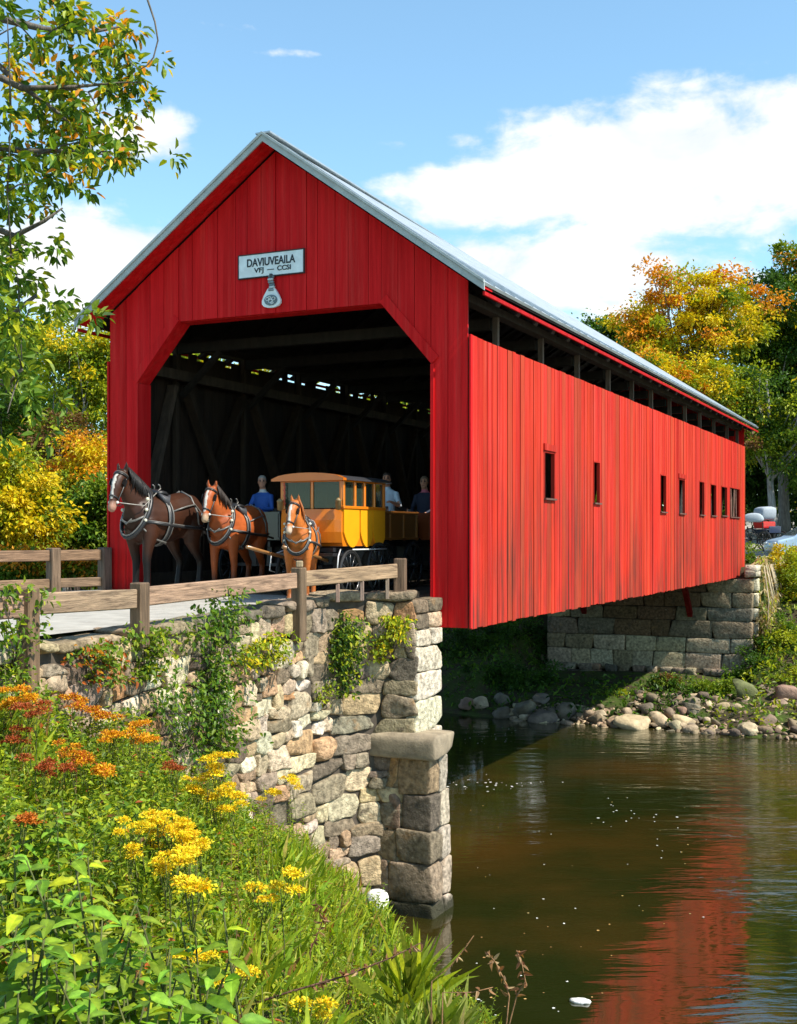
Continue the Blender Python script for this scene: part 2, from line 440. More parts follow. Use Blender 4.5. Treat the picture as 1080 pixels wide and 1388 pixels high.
cc = mixc(nt, (4.3, 4.6, 4.9), (5.6, 5.6, 5.5), shade.outputs[0])
tint = mixc(nt, mixc(nt, sky.outputs[0], (0.95, 1.21, 1.2), 1.0, 'MULTIPLY'), (3.1, 4.3, 4.9), 0.1)
fin = mixc(nt, tint, cc, mask)
nt.links.new(fin, bg.inputs['Color'])
SKYTINT = tint

# ------------------------------------------------------------------ lie of the land
def catmull(pts, k=8):
    pts = [Vector(p) for p in pts]; out = []
    for i in range(len(pts) - 1):
        p0 = pts[max(i - 1, 0)]; p1 = pts[i]; p2 = pts[i + 1]; p3 = pts[min(i + 2, len(pts) - 1)]
        for j in range(k):
            t = j / k
            out.append(0.5 * ((2 * p1) + (p2 - p0) * t + (2 * p0 - 5 * p1 + 4 * p2 - p3) * t * t + (3 * p1 - p0 - 3 * p2 + p3) * t ** 3))
    out.append(pts[-1]); return out
def px2(px, d): return Vector(((px - CX) / F * d, d, 0))
wkeys = [L(-1.06, 0.49), px2(520, 19.33), px2(490, 19.2), px2(455, 18.85), px2(425, 18.35), px2(390, 17.6), px2(300, 16.2), px2(165, 14.2), px2(60, 12.9), px2(-60, 11.6), px2(-250, 10.0), px2(-500, 8.4)]
wpath = np.array([tuple(p) for p in catmull(wkeys, 10)])[:, :2]
wlen = np.concatenate([[0], np.cumsum(np.linalg.norm(np.diff(wpath, axis=0), axis=1))])
def wall_at(a):
    x = np.interp(a, wlen, wpath[:, 0]); y = np.interp(a, wlen, wpath[:, 1])
    e = 0.12
    dx = np.interp(a + e, wlen, wpath[:, 0]) - np.interp(a - e, wlen, wpath[:, 0]); dy = np.interp(a + e, wlen, wpath[:, 1]) - np.interp(a - e, wlen, wpath[:, 1])
    l = math.hypot(dx, dy); t = Vector((dx / l, dy / l, 0)); n = Vector((-t.y, t.x, 0))     # n points away from the road
    return Vector((x, y, 0)), t, n
def wall_top(a): return float(np.interp(a, [0, 1.3, 2.6, 4.2, 7, 20], [0.17, 0.15, 0.06, -0.0, -0.09, -0.1]))
def wall_px(px):
    apx = CX + F * wpath[:, 0] / wpath[:, 1]
    o = np.argsort(apx); return float(np.interp(px, apx[o], wlen[o]))

near_pts = np.array([(0, 0, -.55), (-3, 0, -.35), (-6, 5, -.2), (-6, 8, -.25), (-4.6, 10, -.75), (-4.2, 12, -.95), (-3.4, 13.6, -1.5), (-2.6, 15.4, -2.4), (-1.7, 17, -3.5), (-1.1, 18.6, -4.5), (-.6, 19.5, -5.1), (.3, 19, -5.6), (1.2, 19, -6), (3, 18, -6),
  (.1, 8, -2.95), (.45, 8, -3.5), (1.2, 8, -4.4), (1.8, 8, -5.4), (3, 8, -6), (.15, 10, -3.2), (.9, 10, -4.2), (1.5, 10, -5.3), (2.5, 10, -6), (-.25, 13, -3.25), (.35, 13, -4.4), (.9, 13, -5.4), (1.8, 13, -6), (-.4, 16, -4.25), (.2, 16, -5.2), (1, 16, -6),
  (0, 4, -1.15), (1.3, 4, -2.2), (2.4, 4, -3.6), (3.6, 4, -5.4), (5, 4, -6), (-2, 8, -1.5), (-3.5, 8, -.8), (-1, 8, -2.05), (-1.5, 12, -2.4), (-2.5, 12, -1.75), (-1, 4, -.95), (-3, 4, -.6), (0, 6, -2.1), (1, 6, -3.3), (2, 6, -4.6), (3, 6, -5.8),
  (5, 16, -6), (8, 10, -6), (6, 6, -6), (10, 4, -6), (15, 8, -6), (12, 16, -6), (2, 0, -1.0), (4.5, 0, -3), (7, 0, -5.5), (12, 0, -6), (0, -8, -.5), (-8, -8, -.2), (8, -8, -3), (20, -8, -6), (25, 10, -6), (-1.2, 15.5, -3.6), (-.2, 18, -5.2), (-1.2, 10, -2.35), (-2, 14, -2.6)])
def inpoly(x, y, poly):
    ins = np.zeros(x.shape, bool); n = len(poly)
    for i in range(n):
        x1, y1 = poly[i]; x2, y2 = poly[(i + 1) % n]
        c = ((y1 > y) != (y2 > y)) & (x < (x2 - x1) * (y - y1) / ((y2 - y1) if abs(y2 - y1) > 1e-9 else 1e-9) + x1)
        ins ^= c
    return ins
_in = []
for a in np.linspace(0.05, wlen[-1], 60):
    p, t, n = wall_at(a); _in.append((p.x - n.x * 0.3, p.y - n.y * 0.3))
land_poly = [tuple(L(0.6, 1.0))[:2], tuple(L(-.5, 0.8))[:2]] + _in + [(-12, 2), (-90, -30), (-90, 75), tuple(L(14, 60))[:2], tuple(L(3, 14))[:2], tuple(L(.6, 8.5))[:2]]
def sstep(a, b, x): t = np.clip((x - a) / (b - a), 0, 1); return t * t * (3 - 2 * t)
def ground_h(x, y):
    x = np.asarray(x, float); y = np.asarray(y, float)
    s = (x - C0[0]) * UX + (y - C0[1]) * UY; t = -(x - C0[0]) * UY + (y - C0[1]) * UX
    W = np.zeros(x.shape); H = np.zeros(x.shape)
    for px, py, pz in near_pts:
        d2 = (x - px) ** 2 + (y - py) ** 2 + 0.02; w_ = d2 ** -1.75; W += w_; H += w_ * pz
    near = H / W
    sf = s - 0.1 * np.maximum(0, t - 7.4) ** 2 * 0.8
    right = np.interp(sf, [17, 18.3, 20, 23, 25, 28, 31, 34, 45, 70, 130, 400], [-6.3, -5.05, -4.55, -4.0, -3.2, -1.7, -.6, -.1, 0, 1.5, 6, 12])
    under = np.interp(sf, [17, 18.5, 20.5, 25.3, 26.3, 26.8, 45, 70, 130, 400], [-6.3, -5.05, -4.5, -4.05, -4.05, -.15, -.1, 1.5, 6, 12])
    left = np.interp(sf, [17, 18.8, 21, 25, 29, 34, 45, 70, 130, 400], [-6.3, -5.05, -4.0, -3.0, -1.4, -.2, 0, 1.5, 6, 12])
    far = right + (under - right) * sstep(-1.1, -.75, t); far = far + (left - far) * sstep(7.2, 8.2, t)
    h = near + (far - near) * sstep(-.5, 2.5, s)
    ins = inpoly(x, y, land_poly)
    return np.where(ins, -0.13, h)
def gh(x, y): return float(ground_h(np.array([x]), np.array([y]))[0])

def axis(lo, a, b, hi, st, g):
    c = list(np.arange(a, b, st)); x = b; d = st
    while x < hi: c.append(x); d *= g; x += d
    c.append(hi); x = a; d = st; pre = []
    while x > lo: d *= g; x -= d; pre.append(max(x, lo))
    return np.array(pre[::-1] + c)
gx = axis(-420, -9, 16, 420, 0.24, 1.22); gy = axis(-60, 1, 62, 900, 0.3, 1.22)
GX, GY = np.meshgrid(gx, gy); Hh = ground_h(GX.ravel(), GY.ravel())
Vg = np.stack([GX.ravel(), GY.ravel(), Hh], 1); Vg[:, 2] += np.where(Hh < -.2, wav(Vg * [1, 1, 0], 5, .05, 1.3)[:, 2], 0)
ii = np.arange(len(Vg)).reshape(len(gy), len(gx))
fg = np.stack([ii[:-1, :-1], ii[:-1, 1:], ii[1:, 1:], ii[1:, :-1]], -1).reshape(-1, 4)
m, nt2, out = new_mat('ground_soil')
b = N(nt2, 'ShaderNodeBsdfPrincipled'); nt2.links.new(b.outputs[0], out.inputs[0]); b.inputs['Roughness'].default_value = 0.95; b.inputs['Specular IOR Level'].default_value = 0.1
c = mixc(nt2, (0.055, 0.042, 0.025), (0.05, 0.075, 0.015), ramp(nt2, noise_tex(nt2, 1.4, 7), 0.42, 0.6))
c = mixc(nt2, c, (0.16, 0.12, 0.07), ramp(nt2, noise_tex(nt2, 6, 6), 0.6, 0.8))
nt2.links.new(c, b.inputs['Base Color'])
bm = N(nt2, 'ShaderNodeBump'); bm.inputs['Strength'].default_value = 0.7; bm.inputs['Distance'].default_value = 0.05
nt2.links.new(noise_tex(nt2, 9, 8), bm.inputs['Height']); nt2.links.new(bm.outputs[0], b.inputs['Normal'])
tag(build('ground', (Vg, fg, None), m, smooth=True), kind='structure')

# road: the apron in front of the bridge and the lane beyond it
M['road'] = surf('pale_gravel_road', (0.37, 0.345, 0.30), 0.9, 0.2, 3.0, None, 0.5, 40, spots=[((0.3, 0.27, 0.23), 2.2, 0.56, 0.8), ((0.56, 0.55, 0.52), 7, 0.6, 0.8)])
def road_z(x, y):
    s = (x - C0[0]) * UX + (y - C0[1]) * UY
    return -0.075 * float(sstep(1.0, 4.5, np.array(-s)))
edge = [(p.x - n.x * .36, p.y - n.y * .36) for p, t, n in [wall_at(a) for a in np.linspace(0.3, wlen[-1], 40)]]
lf = [tuple(L(0.0, 7.1))[:2], (-5.7, 23.1), (-7.2, 21.2), (-10.5, 17.3), (-14, 12)]
lft = [np.array(p) for p in lf]; la = np.concatenate([[0], np.cumsum([np.linalg.norm(lft[i + 1] - lft[i]) for i in range(len(lft) - 1)])])
rv, rf = [], []
NR, NCc = 40, 14
for i in range(NR):
    e = np.array(edge[i]); a = la[-1] * i / (NR - 1); g = np.array([np.interp(a, la, [p[0] for p in lft]), np.interp(a, la, [p[1] for p in lft])])
    for j in range(NCc):
        q = e + (g - e) * j / (NCc - 1); rv.append((q[0], q[1], road_z(q[0], q[1])))
for i in range(NR - 1):
    for j in range(NCc - 1):
        a = i * NCc + j; rf.append([a, a + NCc, a + NCc + 1, a + 1])
mb = MB(); mb.add(rv, rf)
mb.add([tuple(L(28.05, .7, .02)), tuple(L(28.05, 6.7, .02)), tuple(L(44, 7.2, .03)), tuple(L(44, .2, .03))], [[0, 3, 2, 1]])
mb.add([tuple(L(44, 7.2, .03)), tuple(L(44, .2, .03)), tuple(L(95, 0, 3.6)), tuple(L(95, 8, 3.6))], [[0, 1, 2, 3]])
tag(build('road', mb, M['road'], smooth=True), kind='structure')

# river
m, nt2, out = new_mat('river_water')
b = N(nt2, 'ShaderNodeBsdfPrincipled'); nt2.links.new(b.outputs[0], out.inputs[0])
b.inputs['Roughness'].default_value = 0.04; b.inputs['IOR'].default_value = 2.0; b.inputs['Specular IOR Level'].default_value = 0.5
c = mixc(nt2, (0.013, 0.017, 0.003), (0.05, 0.027, 0.005), ramp(nt2, noise_tex(nt2, 0.16, 4), 0.42, 0.66))
nt2.links.new(c, b.inputs['Base Color'])
def addn(a, bb, k):
    n = N(nt2, 'ShaderNodeMath', operation='MULTIPLY_ADD'); nt2.links.new(bb, n.inputs[0]); n.inputs[1].default_value = k; nt2.links.new(a, n.inputs[2]); return n.outputs[0]
h1 = noise_tex(nt2, 1.0, 3, (0.55, 2.2, 1), 0.5, 'Object', 0.8); h2 = noise_tex(nt2, 1.0, 4, (2.2, 7.0, 1), 0.55, 'Object', 0.4); h3 = noise_tex(nt2, 0.22, 3, (1, 1.6, 1))
# the riffle on the open side of the river is choppier than the pool under the bridge
tc2 = N(nt2, 'ShaderNodeTexCoord'); sx = N(nt2, 'ShaderNodeSeparateXYZ'); geo = N(nt2, 'ShaderNodeNewGeometry'); nt2.links.new(geo.outputs['Position'], sx.inputs[0])
mr = N(nt2, 'ShaderNodeMapRange'); mr.inputs['From Min'].default_value = 2.0; mr.inputs['From Max'].default_value = 8.5; mr.inputs['To Min'].default_value = 0.1; mr.inputs['To Max'].default_value = 1.0
nt2.links.new(sx.outputs['X'], mr.inputs['Value'])
hs = addn(h1, h2, 0.22)
amp = N(nt2, 'ShaderNodeMath', operation='MULTIPLY'); nt2.links.new(ramp(nt2, h3, 0.4, 0.62, (0.25, 0.25, 0.25, 1), (1, 1, 1, 1)), amp.inputs[0]); nt2.links.new(mr.outputs[0], amp.inputs[1])
am2 = N(nt2, 'ShaderNodeMath', operation='MULTIPLY'); nt2.links.new(amp.outputs[0], am2.inputs[0]); am2.inputs[1].default_value = 0.62
bm = N(nt2, 'ShaderNodeBump'); bm.inputs['Distance'].default_value = 0.13; nt2.links.new(am2.outputs[0], bm.inputs['Strength'])
nt2.links.new(hs, bm.inputs['Height']); nt2.links.new(bm.outputs[0], b.inputs['Normal'])
WZ = -5.0
mb = MB(); mb.add([(-60, -20, WZ), (140, -20, WZ), (140, 60, WZ), (-60, 60, WZ)], [[0, 1, 2, 3]])
tag(build('river_water', mb, m), kind='structure')

fv, ff, fcl = [], [], []
mb = MB()
def fleck(px, py, r, col):
    d = (CZ - WZ) * F / (py - HY); c = P(px, py, d); n = 6; ph = random.random() * 6
    vs = [(c.x + math.cos(ph + k) * r * random.uniform(.5, 1.2), c.y + math.sin(ph + k) * r * random.uniform(.5, 1.2), WZ + .008) for k in np.linspace(0, 5.2, n)]
    mb.add(vs, [list(range(n))], col)
white = (.7, .7, .66)
for k in range(36): fleck(random.gauss(665, 38), random.gauss(1062, 5), random.uniform(.015, .04), white)
for k in range(40): fleck(random.uniform(630, 960), random.uniform(1065, 1260), random.uniform(.009, .022), random.choice([white, white, (.4, .3, .12), (.5, .35, .1)]))
for k in range(16): fleck(random.gauss(865, 40), random.gauss(1107, 8), random.uniform(.012, .035), white)
for k in range(30): fleck(random.uniform(620, 700), random.uniform(985, 1010), random.uniform(.01, .025), white)
for k in range(25): fleck(random.uniform(640, 830), random.uniform(1250, 1380), random.uniform(.01, .025), random.choice([(.4, .22, .08), (.5, .3, .1), white]))
M['foam'] = surf('foam_and_leaf_flecks', None, 0.8, 0.2, 20)
tag(build('foam_flecks', mb, M['foam']), kind='stuff')
# ------------------------------------------------------------------ covered bridge (local: x along, y across to the left, z up)
BW, BL_, ZB, ZW, ZE, ZR = 7.4, 28.0, -0.5, 4.38, 5.09, 8.05
SL = (ZR - ZE) / (BW / 2 + 0.44)
bridge = thing('covered_bridge', 'long red wooden covered bridge with a grey metal gable roof spanning the river', 'covered bridge', tuple(L(0, 0)), BANG)
def bpart(name, mb, mats, parent=bridge, **k): return build(name, mb, mats, parent, **k)
yz = lambda a, b, c: (c, a, b)
def open_z(y):
    y = min(y, BW - y)
    if y < 0.67: return ZB
    if y < 1.6: return 3.95 + (y - .67) / .93 * 1.08
    return 5.03
def rake_z(y): return ZE + SL * (min(y, BW - y) + 0.44) - 0.13
def tint(v=0.1): 
    k = random.uniform(1 - v, 1 + v); return (k, k * random.uniform(.9, 1.1), k)
def portal_boards(x0, sgn, m_):
    mb = MB(); keys = [0, .67, 1.6, 3.7, 5.8, 6.73, BW]
    for k in range(len(keys) - 1):
        a, b_ = keys[k], keys[k + 1]; n = max(2, round((b_ - a) / 0.30)) if b_ - a > .7 else 2
        cuts = [a] + sorted(a + (b_ - a) * (i + random.uniform(-.18, .18)) / n for i in range(1, n)) + [b_]
        for i in range(n):
            y0, y1 = cuts[i] + .005, cuts[i + 1] - .005; e = 1e-4
            th = 0.03 + random.choice([0, 0, .004, .008, .012])
            lo0, lo1 = open_z(y0), open_z(y1)
            if k in (0, 5): lo0 = lo1 = ZB if x0 < 1 or True else 0
            poly = [(y0, lo0), (y1, lo1), (y1, rake_z(y1)), (y0, rake_z(y0))]
            mb.prism(poly, x0 - sgn * th, x0, yz, tint(.09))
    return mb
mb = portal_boards(0.0, 1, M['red']); front = bpart('front_gable', mb, M['red'])
# backing framework behind the boards
mb = MB(); mb.col = (.035, .015, .013)
for y0, y1 in ((0.02, .66), (6.74, BW - .02)): mb.prism([(y0, ZB + .01), (y1, ZB + .01), (y1, rake_z(y1) - .01), (y0, rake_z(y0) - .01)], 0.004, .06, yz)
mb.prism([(.67, 3.97), (1.6, 5.05), (5.8, 5.05), (6.73, 3.97), (6.73, rake_z(6.73) - .01), (3.7, rake_z(3.7) - .01), (.67, rake_z(.67) - .01)], .004, .06, yz)
bpart('gable_backing', mb, M['wood_dark'], front)
for s_, nm in ((0, 'r'), (1, 'l')):
    f = (lambda y: y) if s_ == 0 else (lambda y: BW - y)
    mb = MB(); mb.col = tint(.05)
    # chamfered brace board, deep enough to line the opening
    dy, dz = .93, 1.08; l = math.hypot(dy, dz); ny, nz = -dz / l * .17, dy / l * .17
    p = [(.67 - .02, 3.95 - .02), (1.6 + .02, 5.03 + .02), (1.6 + ny + .02, 5.03 + nz + .02), (.67 + ny - .02, 3.95 + nz - .02)]
    mb.prism([(f(a), b) for a, b in p], -.062, .34, yz)
    bpart('chamfer_board', mb, M['red'])
    mb = MB(); mb.col = tint(.05)
    y0, y1 = sorted((f(.61), f(.672))); mb.box((.152, (y0 + y1) / 2, (3.93 + ZB) / 2), (.41, y1 - y0, 3.93 - ZB))
    bpart('portal_jamb', mb, M['red'])
mb = MB(); mb.col = (.9, .9, .9); mb.box((.19, 3.7, 5.12), (.3, 4.16, .2)); bpart('portal_lintel', mb, M['red'])
# corner boards
mb = MB(); mb.box((-.008, -.045, (ZW + ZB) / 2), (.09, .03, ZW - ZB), None, (1.05, 1.05, 1.05)); bpart('corner_board', mb, M['red'])
mb = MB(); mb.box((-.008, BW + .035, (ZW + ZB) / 2), (.09, .03, ZW - ZB), None, (1, 1, 1)); bpart('corner_board', mb, M['red'])
# far gable
def sag(mb):
    '''the old ridge drops towards the far end'''
    for V in mb.v:
        k = np.clip(V[:, 0] / BL_, 0, 1.02) ** .7 * np.clip(1 - np.abs(V[:, 1] - BW / 2) / 4.14, 0, 1); V[:, 2] -= np.where(V[:, 2] > 4.7, .66 * k, 0)
rg = portal_boards(BL_, -1, M['red']); sag(rg); bpart('rear_gable', rg, M['red'])

# side walls with their windows
wins = []
for a, b_, yt, yb in ((735, 749.5, 612, 676), (802, 811, 625, 682), (893, 901, 643, 694), (918, 926.5, 649, 696), (946, 953, 652, 698), (961.5, 969, 656, 699), (976, 984, 659, 699), (987.5, 1001, 661, 701)):
    s0, s1 = s_of_px(a), s_of_px(b_); d = C0[1] + UY * (s0 + s1) / 2
    wins.append((s0, s1, CZ + (HY - yb) / F * d, CZ + (HY - yt) / F * d))
def side_boards(yout, sgn, holes, ZW=ZW):
    mb = MB(); cuts = [0.035]; fixed = sorted([h[0] for h in holes] + [h[1] for h in holes] + [BL_])
    for fx in fixed:
        while fx - cuts[-1] > .4: cuts.append(cuts[-1] + random.uniform(.15, .3))
        if fx - cuts[-1] > .3: cuts.append((cuts[-1] + fx) / 2)
        cuts.append(fx)
    for a, b_ in zip(cuts, cuts[1:]):
        spans = [(ZB + random.uniform(-.025, .01), ZW + random.uniform(-.006, .006))]
        for h in holes:
            if a >= h[0] - 1e-6 and b_ <= h[1] + 1e-6: spans = [(spans[0][0], h[2]), (h[3], spans[0][1])]
        th = .028 + random.choice([0, 0, .003, .006, .01]); tn = random.uniform(.82, 1.1); tc_ = (tn, tn * random.uniform(.85, 1.35), tn * random.uniform(.9, 1.25))
        g = random.choice([.004, .006, .009, .013])
        if random.random() < .1: tc_ = (tn * .8, tn * 1.7, tn * 1.4)
        for z0, z1 in spans: mb.box(((a + b_) / 2, yout - sgn * th / 2, (z0 + z1) / 2), (b_ - a - 2 * g, th, z1 - z0), None, tc_)
    return mb
side = bpart('side_wall', side_boards(0.0, 1, wins), M['redside'])
for i, (s0, s1, z0, z1) in enumerate(wins):
    mb = MB(); mb.col = (.75, .7, .7); t = .035
    mb.box((s0 + t / 2, -.005, (z0 + z1) / 2), (t, .075, z1 - z0)); mb.box((s1 - t / 2, -.005, (z0 + z1) / 2), (t, .075, z1 - z0)); mb.box(((s0 + s1) / 2, -.005, z1 - t / 2), (s1 - s0 - 2 * t - .004, .075, t))
    if i in (0, 3): mb.box(((s0 + s1) / 2, -.045, z1 + .07), (s1 - s0 + .1, .05, .13))
    wf = bpart('window_frame', mb, M['redside'])
    mb = MB(); mb.box(((s0 + s1) / 2, -.035, z0 - .012), (s1 - s0 + .02, .1, .035), None, (.12, .06, .045)); bpart('window_sill', mb, M['wood_dark'], wf)
    if i == 7:
        mb = MB()
        for k in range(3):
            x = s0 + (s1 - s0) * (.25 + .24 * k); mb.beam((x, -.0, z0 + .02), (x + random.uniform(-.12, .12), -.0, z1 - .05), .05, .02, (0, 1, 0), (.4, .2, .15))
        bpart('window_slats', mb, M['wood_dark'], wf)
bpart('side_wall', side_boards(BW - .001, 1, [], ZW + .38), M['redside'])
# inner sheathing of both walls: brown planks
def inner_sheath(y, holes, up=0.0):
    mb = MB(); x = 0.1
    while x < BL_ - .1:
        w_ = random.uniform(.2, .34); b_ = min(x + w_, BL_ - .06); sp = [(-.45, ZW - .02 + up + (random.choice([0, 0, .12, .25]) if up else 0))]
        for h in holes:
            if b_ > h[0] and x < h[1]: sp = [(-.45, h[2]), (h[3], ZW - .02)]
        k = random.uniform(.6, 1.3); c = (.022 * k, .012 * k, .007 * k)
        for z0, z1 in sp: mb.box(((x + b_) / 2, y, (z0 + z1) / 2), (b_ - x - .008, .02, z1 - z0), None, c)
        x = b_
    return mb
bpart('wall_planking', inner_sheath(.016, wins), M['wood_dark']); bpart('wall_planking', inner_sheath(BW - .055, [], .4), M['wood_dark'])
# posts, chords and lattice braces
pxs = [672, 733, 782, 824, 856, 882, 907, 928, 948, 967, 985]
posts = [s_of_px(p, .2) for p in pxs] + [27.6]
for yy, dirn in ((.2, 1), (BW - .2, -1)):
    for i, s in enumerate(posts):
        k = random.uniform(.8, 1.2); mb = MB(); mb.box((s, yy, (4.98 + 0) / 2), (.09, .1, 4.98), None, ((.11 * k, .08 * k, .058 * k) if dirn > 0 else (.04 * k, .026 * k, .016 * k))); bpart('truss_post', mb, M['wood_dark'])  # left-hand posts coloured darker to stand in for the interior shade
    mb = MB()
    for i in range(len(posts) - 1):
        a, b_ = posts[i] + .1, posts[i + 1] - .1; k = random.uniform(.7, 1.3); c = (.034 * k, .02 * k, .011 * k)
        mb.beam((a, yy + dirn * .02, .25), (b_, yy + dirn * .02, 4.1), .12, .2, (0, 1, 0), c); mb.beam((a, yy + dirn * .16, 4.1), (b_, yy + dirn * .16, .25), .12, .2, (0, 1, 0), c)
    mb.beam((.4, yy + dirn * .0, .25), (posts[0] - .1, yy, 4.1), .12, .2, (0, 1, 0), (.075, .05, .034))
    bpart('truss_braces', mb, M['wood_dark'])
    mb = MB(); mb.box((BL_ / 2, yy + dirn * .18, .16), (BL_ - .2, .14, .28), None, (.045, .03, .02)); mb.box((BL_ / 2 + .2, yy + dirn * .18, 4.3), (BL_ - .6, .14, .2), None, (.045, .03, .02)); mb.box((BL_ / 2, yy - dirn * .02, 5.05), (BL_ - .1, .2, .14), None, (.03, .022, .016))
    bpart('truss_chord', mb, M['wood_dark'])
mb = MB()
for s in posts:
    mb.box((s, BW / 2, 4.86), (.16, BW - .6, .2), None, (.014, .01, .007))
    for y0, y1 in ((.35, 1.3), (BW - .35, BW - 1.3)): mb.beam((s, y0, 3.9), (s, y1, 4.76), .1, .12, (1, 0, 0), (.014, .01, .007))
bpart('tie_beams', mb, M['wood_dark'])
mb = MB()
for i in range(28):
    s = .5 + i
    for sg in (1, -1):
        y0 = -.35 if sg > 0 else BW + .35
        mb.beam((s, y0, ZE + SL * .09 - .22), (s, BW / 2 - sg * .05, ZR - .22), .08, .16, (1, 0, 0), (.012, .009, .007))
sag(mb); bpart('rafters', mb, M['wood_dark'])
# roof
roof_mb = MB()
for sg in (1, -1):
    Y = (lambda y: y) if sg > 0 else (lambda y: BW - y)
    roof_mb.prism([(Y(-.44), ZE - .0), (Y(BW / 2), ZR), (Y(BW / 2), ZR + .055), (Y(-.46), ZE + .045)], -.47, BL_ + .47, yz)
    for i in range(59):
        x = -.46 + i * .49; a = Vector((x, Y(-.45), ZE + .06)); b_ = Vector((x, Y(BW / 2), ZR + .07)); roof_mb.beam(a, b_, .03, .035, (0, 0, 1))
roof_mb.box((BL_ / 2, BW / 2, ZR + .075), (BL_ + .96, .3, .03))
sag(roof_mb); roof = bpart('roof', roof_mb, M['metal_roof'])
mb = MB(); mb.col = (.016, .011, .008)
for sg in (1, -1):
    Y = (lambda y: y) if sg > 0 else (lambda y: BW - y)
    mb.prism([(Y(-.42), ZE - .03), (Y(BW / 2), ZR - .04), (Y(BW / 2), ZR - .004), (Y(-.42), ZE + .008)], .004, BL_ + .4, yz)
sag(mb); bpart('roof_deck', mb, M['wood_dark'], roof)
mb = MB()
for sg in (1, -1):
    Y = (lambda y: y) if sg > 0 else (lambda y: BW - y)
    for k in range(3):
        mb.prism([(Y(-.42), ZE - .04), (Y(BW / 2), ZR - .05), (Y(BW / 2), ZR - .006), (Y(-.42), ZE + .006)], -.43 + .145 * k, -.43 + .145 * k + .14, yz, tint(.06))
bpart('gable_soffit', mb, M['red'], roof)
for sg in (1, -1):
    mb = MB(); Y = (lambda y: y) if sg > 0 else (lambda y: BW - y)
    mb.prism([(Y(-.47), ZE - .1), (Y(BW / 2), ZR - .08), (Y(BW / 2), ZR + .03), (Y(-.47), ZE + .02)], -.505, -.475, yz)
    mb.prism([(Y(-.47), ZE + .025), (Y(BW / 2), ZR + .035), (Y(BW / 2), ZR + .085), (Y(-.47), ZE + .075)], -.53, -.474, yz)
    bpart('barge_board', mb, M['trim'], roof)
    mb = MB(); mb.box((BL_ / 2, Y(-.435), ZE - .13), (BL_ + .86, .035, .06), None, (.62, .62, .62)); bpart('eave_fascia', mb, M['red'], roof)
# floor
mb = MB(); x = 0.0
while x < BL_ - .01:
    w_ = min(random.uniform(.2, .3), BL_ - x); k = random.uniform(.75, 1.25)
    mb.box((x + w_ / 2, BW / 2, -.04), (w_ - .008, BW - .14, .08), None, (.09 * k, .07 * k, .05 * k)); x += w_
bpart('floor_planks', mb, M['wood_dark'])
mb = MB(); mb.col = (.05, .036, .026)
for s in [1.2 + 1.9 * i for i in range(14)]: mb.box((s, BW / 2, -.24), (.26, BW - .2, .3))
for y in (.2, BW / 2, BW - .2): mb.box((BL_ / 2, y, -.44), (BL_ - .3, .24, .09))
bpart('floor_beams', mb, M['wood_dark'])
for y in (1.6, 5.6):
    mb = MB(); mb.beam((24.6, y, -.5), (25.95, y, -1.9), .18, .18, (0, 1, 0), (.16, .16, .16)); bpart('strut', mb, M['red'])

# name board and the hanging emblem below it
def text_mesh(txt, size, depth=.004):
    cu = bpy.data.curves.new('t', 'FONT'); cu.body = txt; cu.size = size; cu.align_x = 'CENTER'; cu.align_y = 'CENTER'; cu.extrude = depth; cu.offset = size * .018
    o = bpy.data.objects.new('t', cu); COL.objects.link(o); dg = bpy.context.evaluated_depsgraph_get(); dg.update()
    e = o.evaluated_get(dg); m2 = e.to_mesh(); V = np.array([tuple(v.co) for v in m2.vertices]); fs = [list(p.vertices) for p in m2.polygons]; e.to_mesh_clear()
    bpy.data.objects.remove(o); bpy.data.curves.remove(cu); return V, fs
def on_gable(V, y, z, x, sx=1, sy=1): return np.stack([x - V[:, 2], y - V[:, 0] * sx, z + V[:, 1] * sy], 1)
M['signwhite'] = surf('sign_white', (.72, .78, .78), .5, .12, 6, None, .1, 60)
M['ink'] = surf('sign_ink', (.03, .035, .04), .6, .2, 20)
sgn = thing('name_sign', 'white painted name board with black lettering on the red gable above the entrance', 'sign', tuple(L(0, 0)), BANG)
sgn.location = L(-.06, 3.78, 5.7); XF[sgn.name] = Matrix.Translation(L(-.06, 3.78, 5.7)) @ Matrix.Rotation(BANG, 4, 'Z')
o0 = (-.06, 3.78, 5.7)
def sg_build(name, mb_or, m_, root, off):
    V, fs, c = mb_or.arrays() if isinstance(mb_or, MB) else mb_or
    return build(name, (V - np.array(off), fs, c), m_, root)
mb = MB(); mb.box((-.065, 3.78, 5.9), (.025, 1.34, .4)); sg_build('sign_panel', mb, M['signwhite'], sgn, o0)
mb = MB(); mb.col = (.05, .03, .03)
for z in (5.69, 6.11): mb.box((-.062, 3.78, z), (.045, 1.38, .02))
for y in (3.10, 4.46): mb.box((-.062, y, 5.9), (.045, .02, .4))
sg_build('sign_frame', mb, M['wood_dark'], sgn, o0)
V, fs = text_mesh('DAVIUVEAILA', .2); k = 1.0 / (V[:, 0].max() - V[:, 0].min()); sg_build('lettering', (on_gable(V, 3.78, 5.95, -.082, k, 1.0), fs, None), M['ink'], sgn, o0)
for tx, yy, ww in (('VFJ', 4.02, .2), ('—', 3.78, .14), ('CCSI', 3.5, .28)):
    V, fs = text_mesh(tx, .12); k = ww / (V[:, 0].max() - V[:, 0].min()); sg_build('lettering', (on_gable(V, yy, 5.81, -.082, k, 1.0), fs, None), M['ink'], sgn, o0)
emb = thing('hanging_emblem', 'small white bell-shaped emblem hanging under the name board on a grey strap', 'emblem', tuple(L(-.08, 3.76, 5.1)), BANG); o0 = (-.08, 3.76, 5.1)
M['emblemgrey'] = surf('emblem_grey', None, .4, .3, 20, None, .2, 60, None, .3, .5)
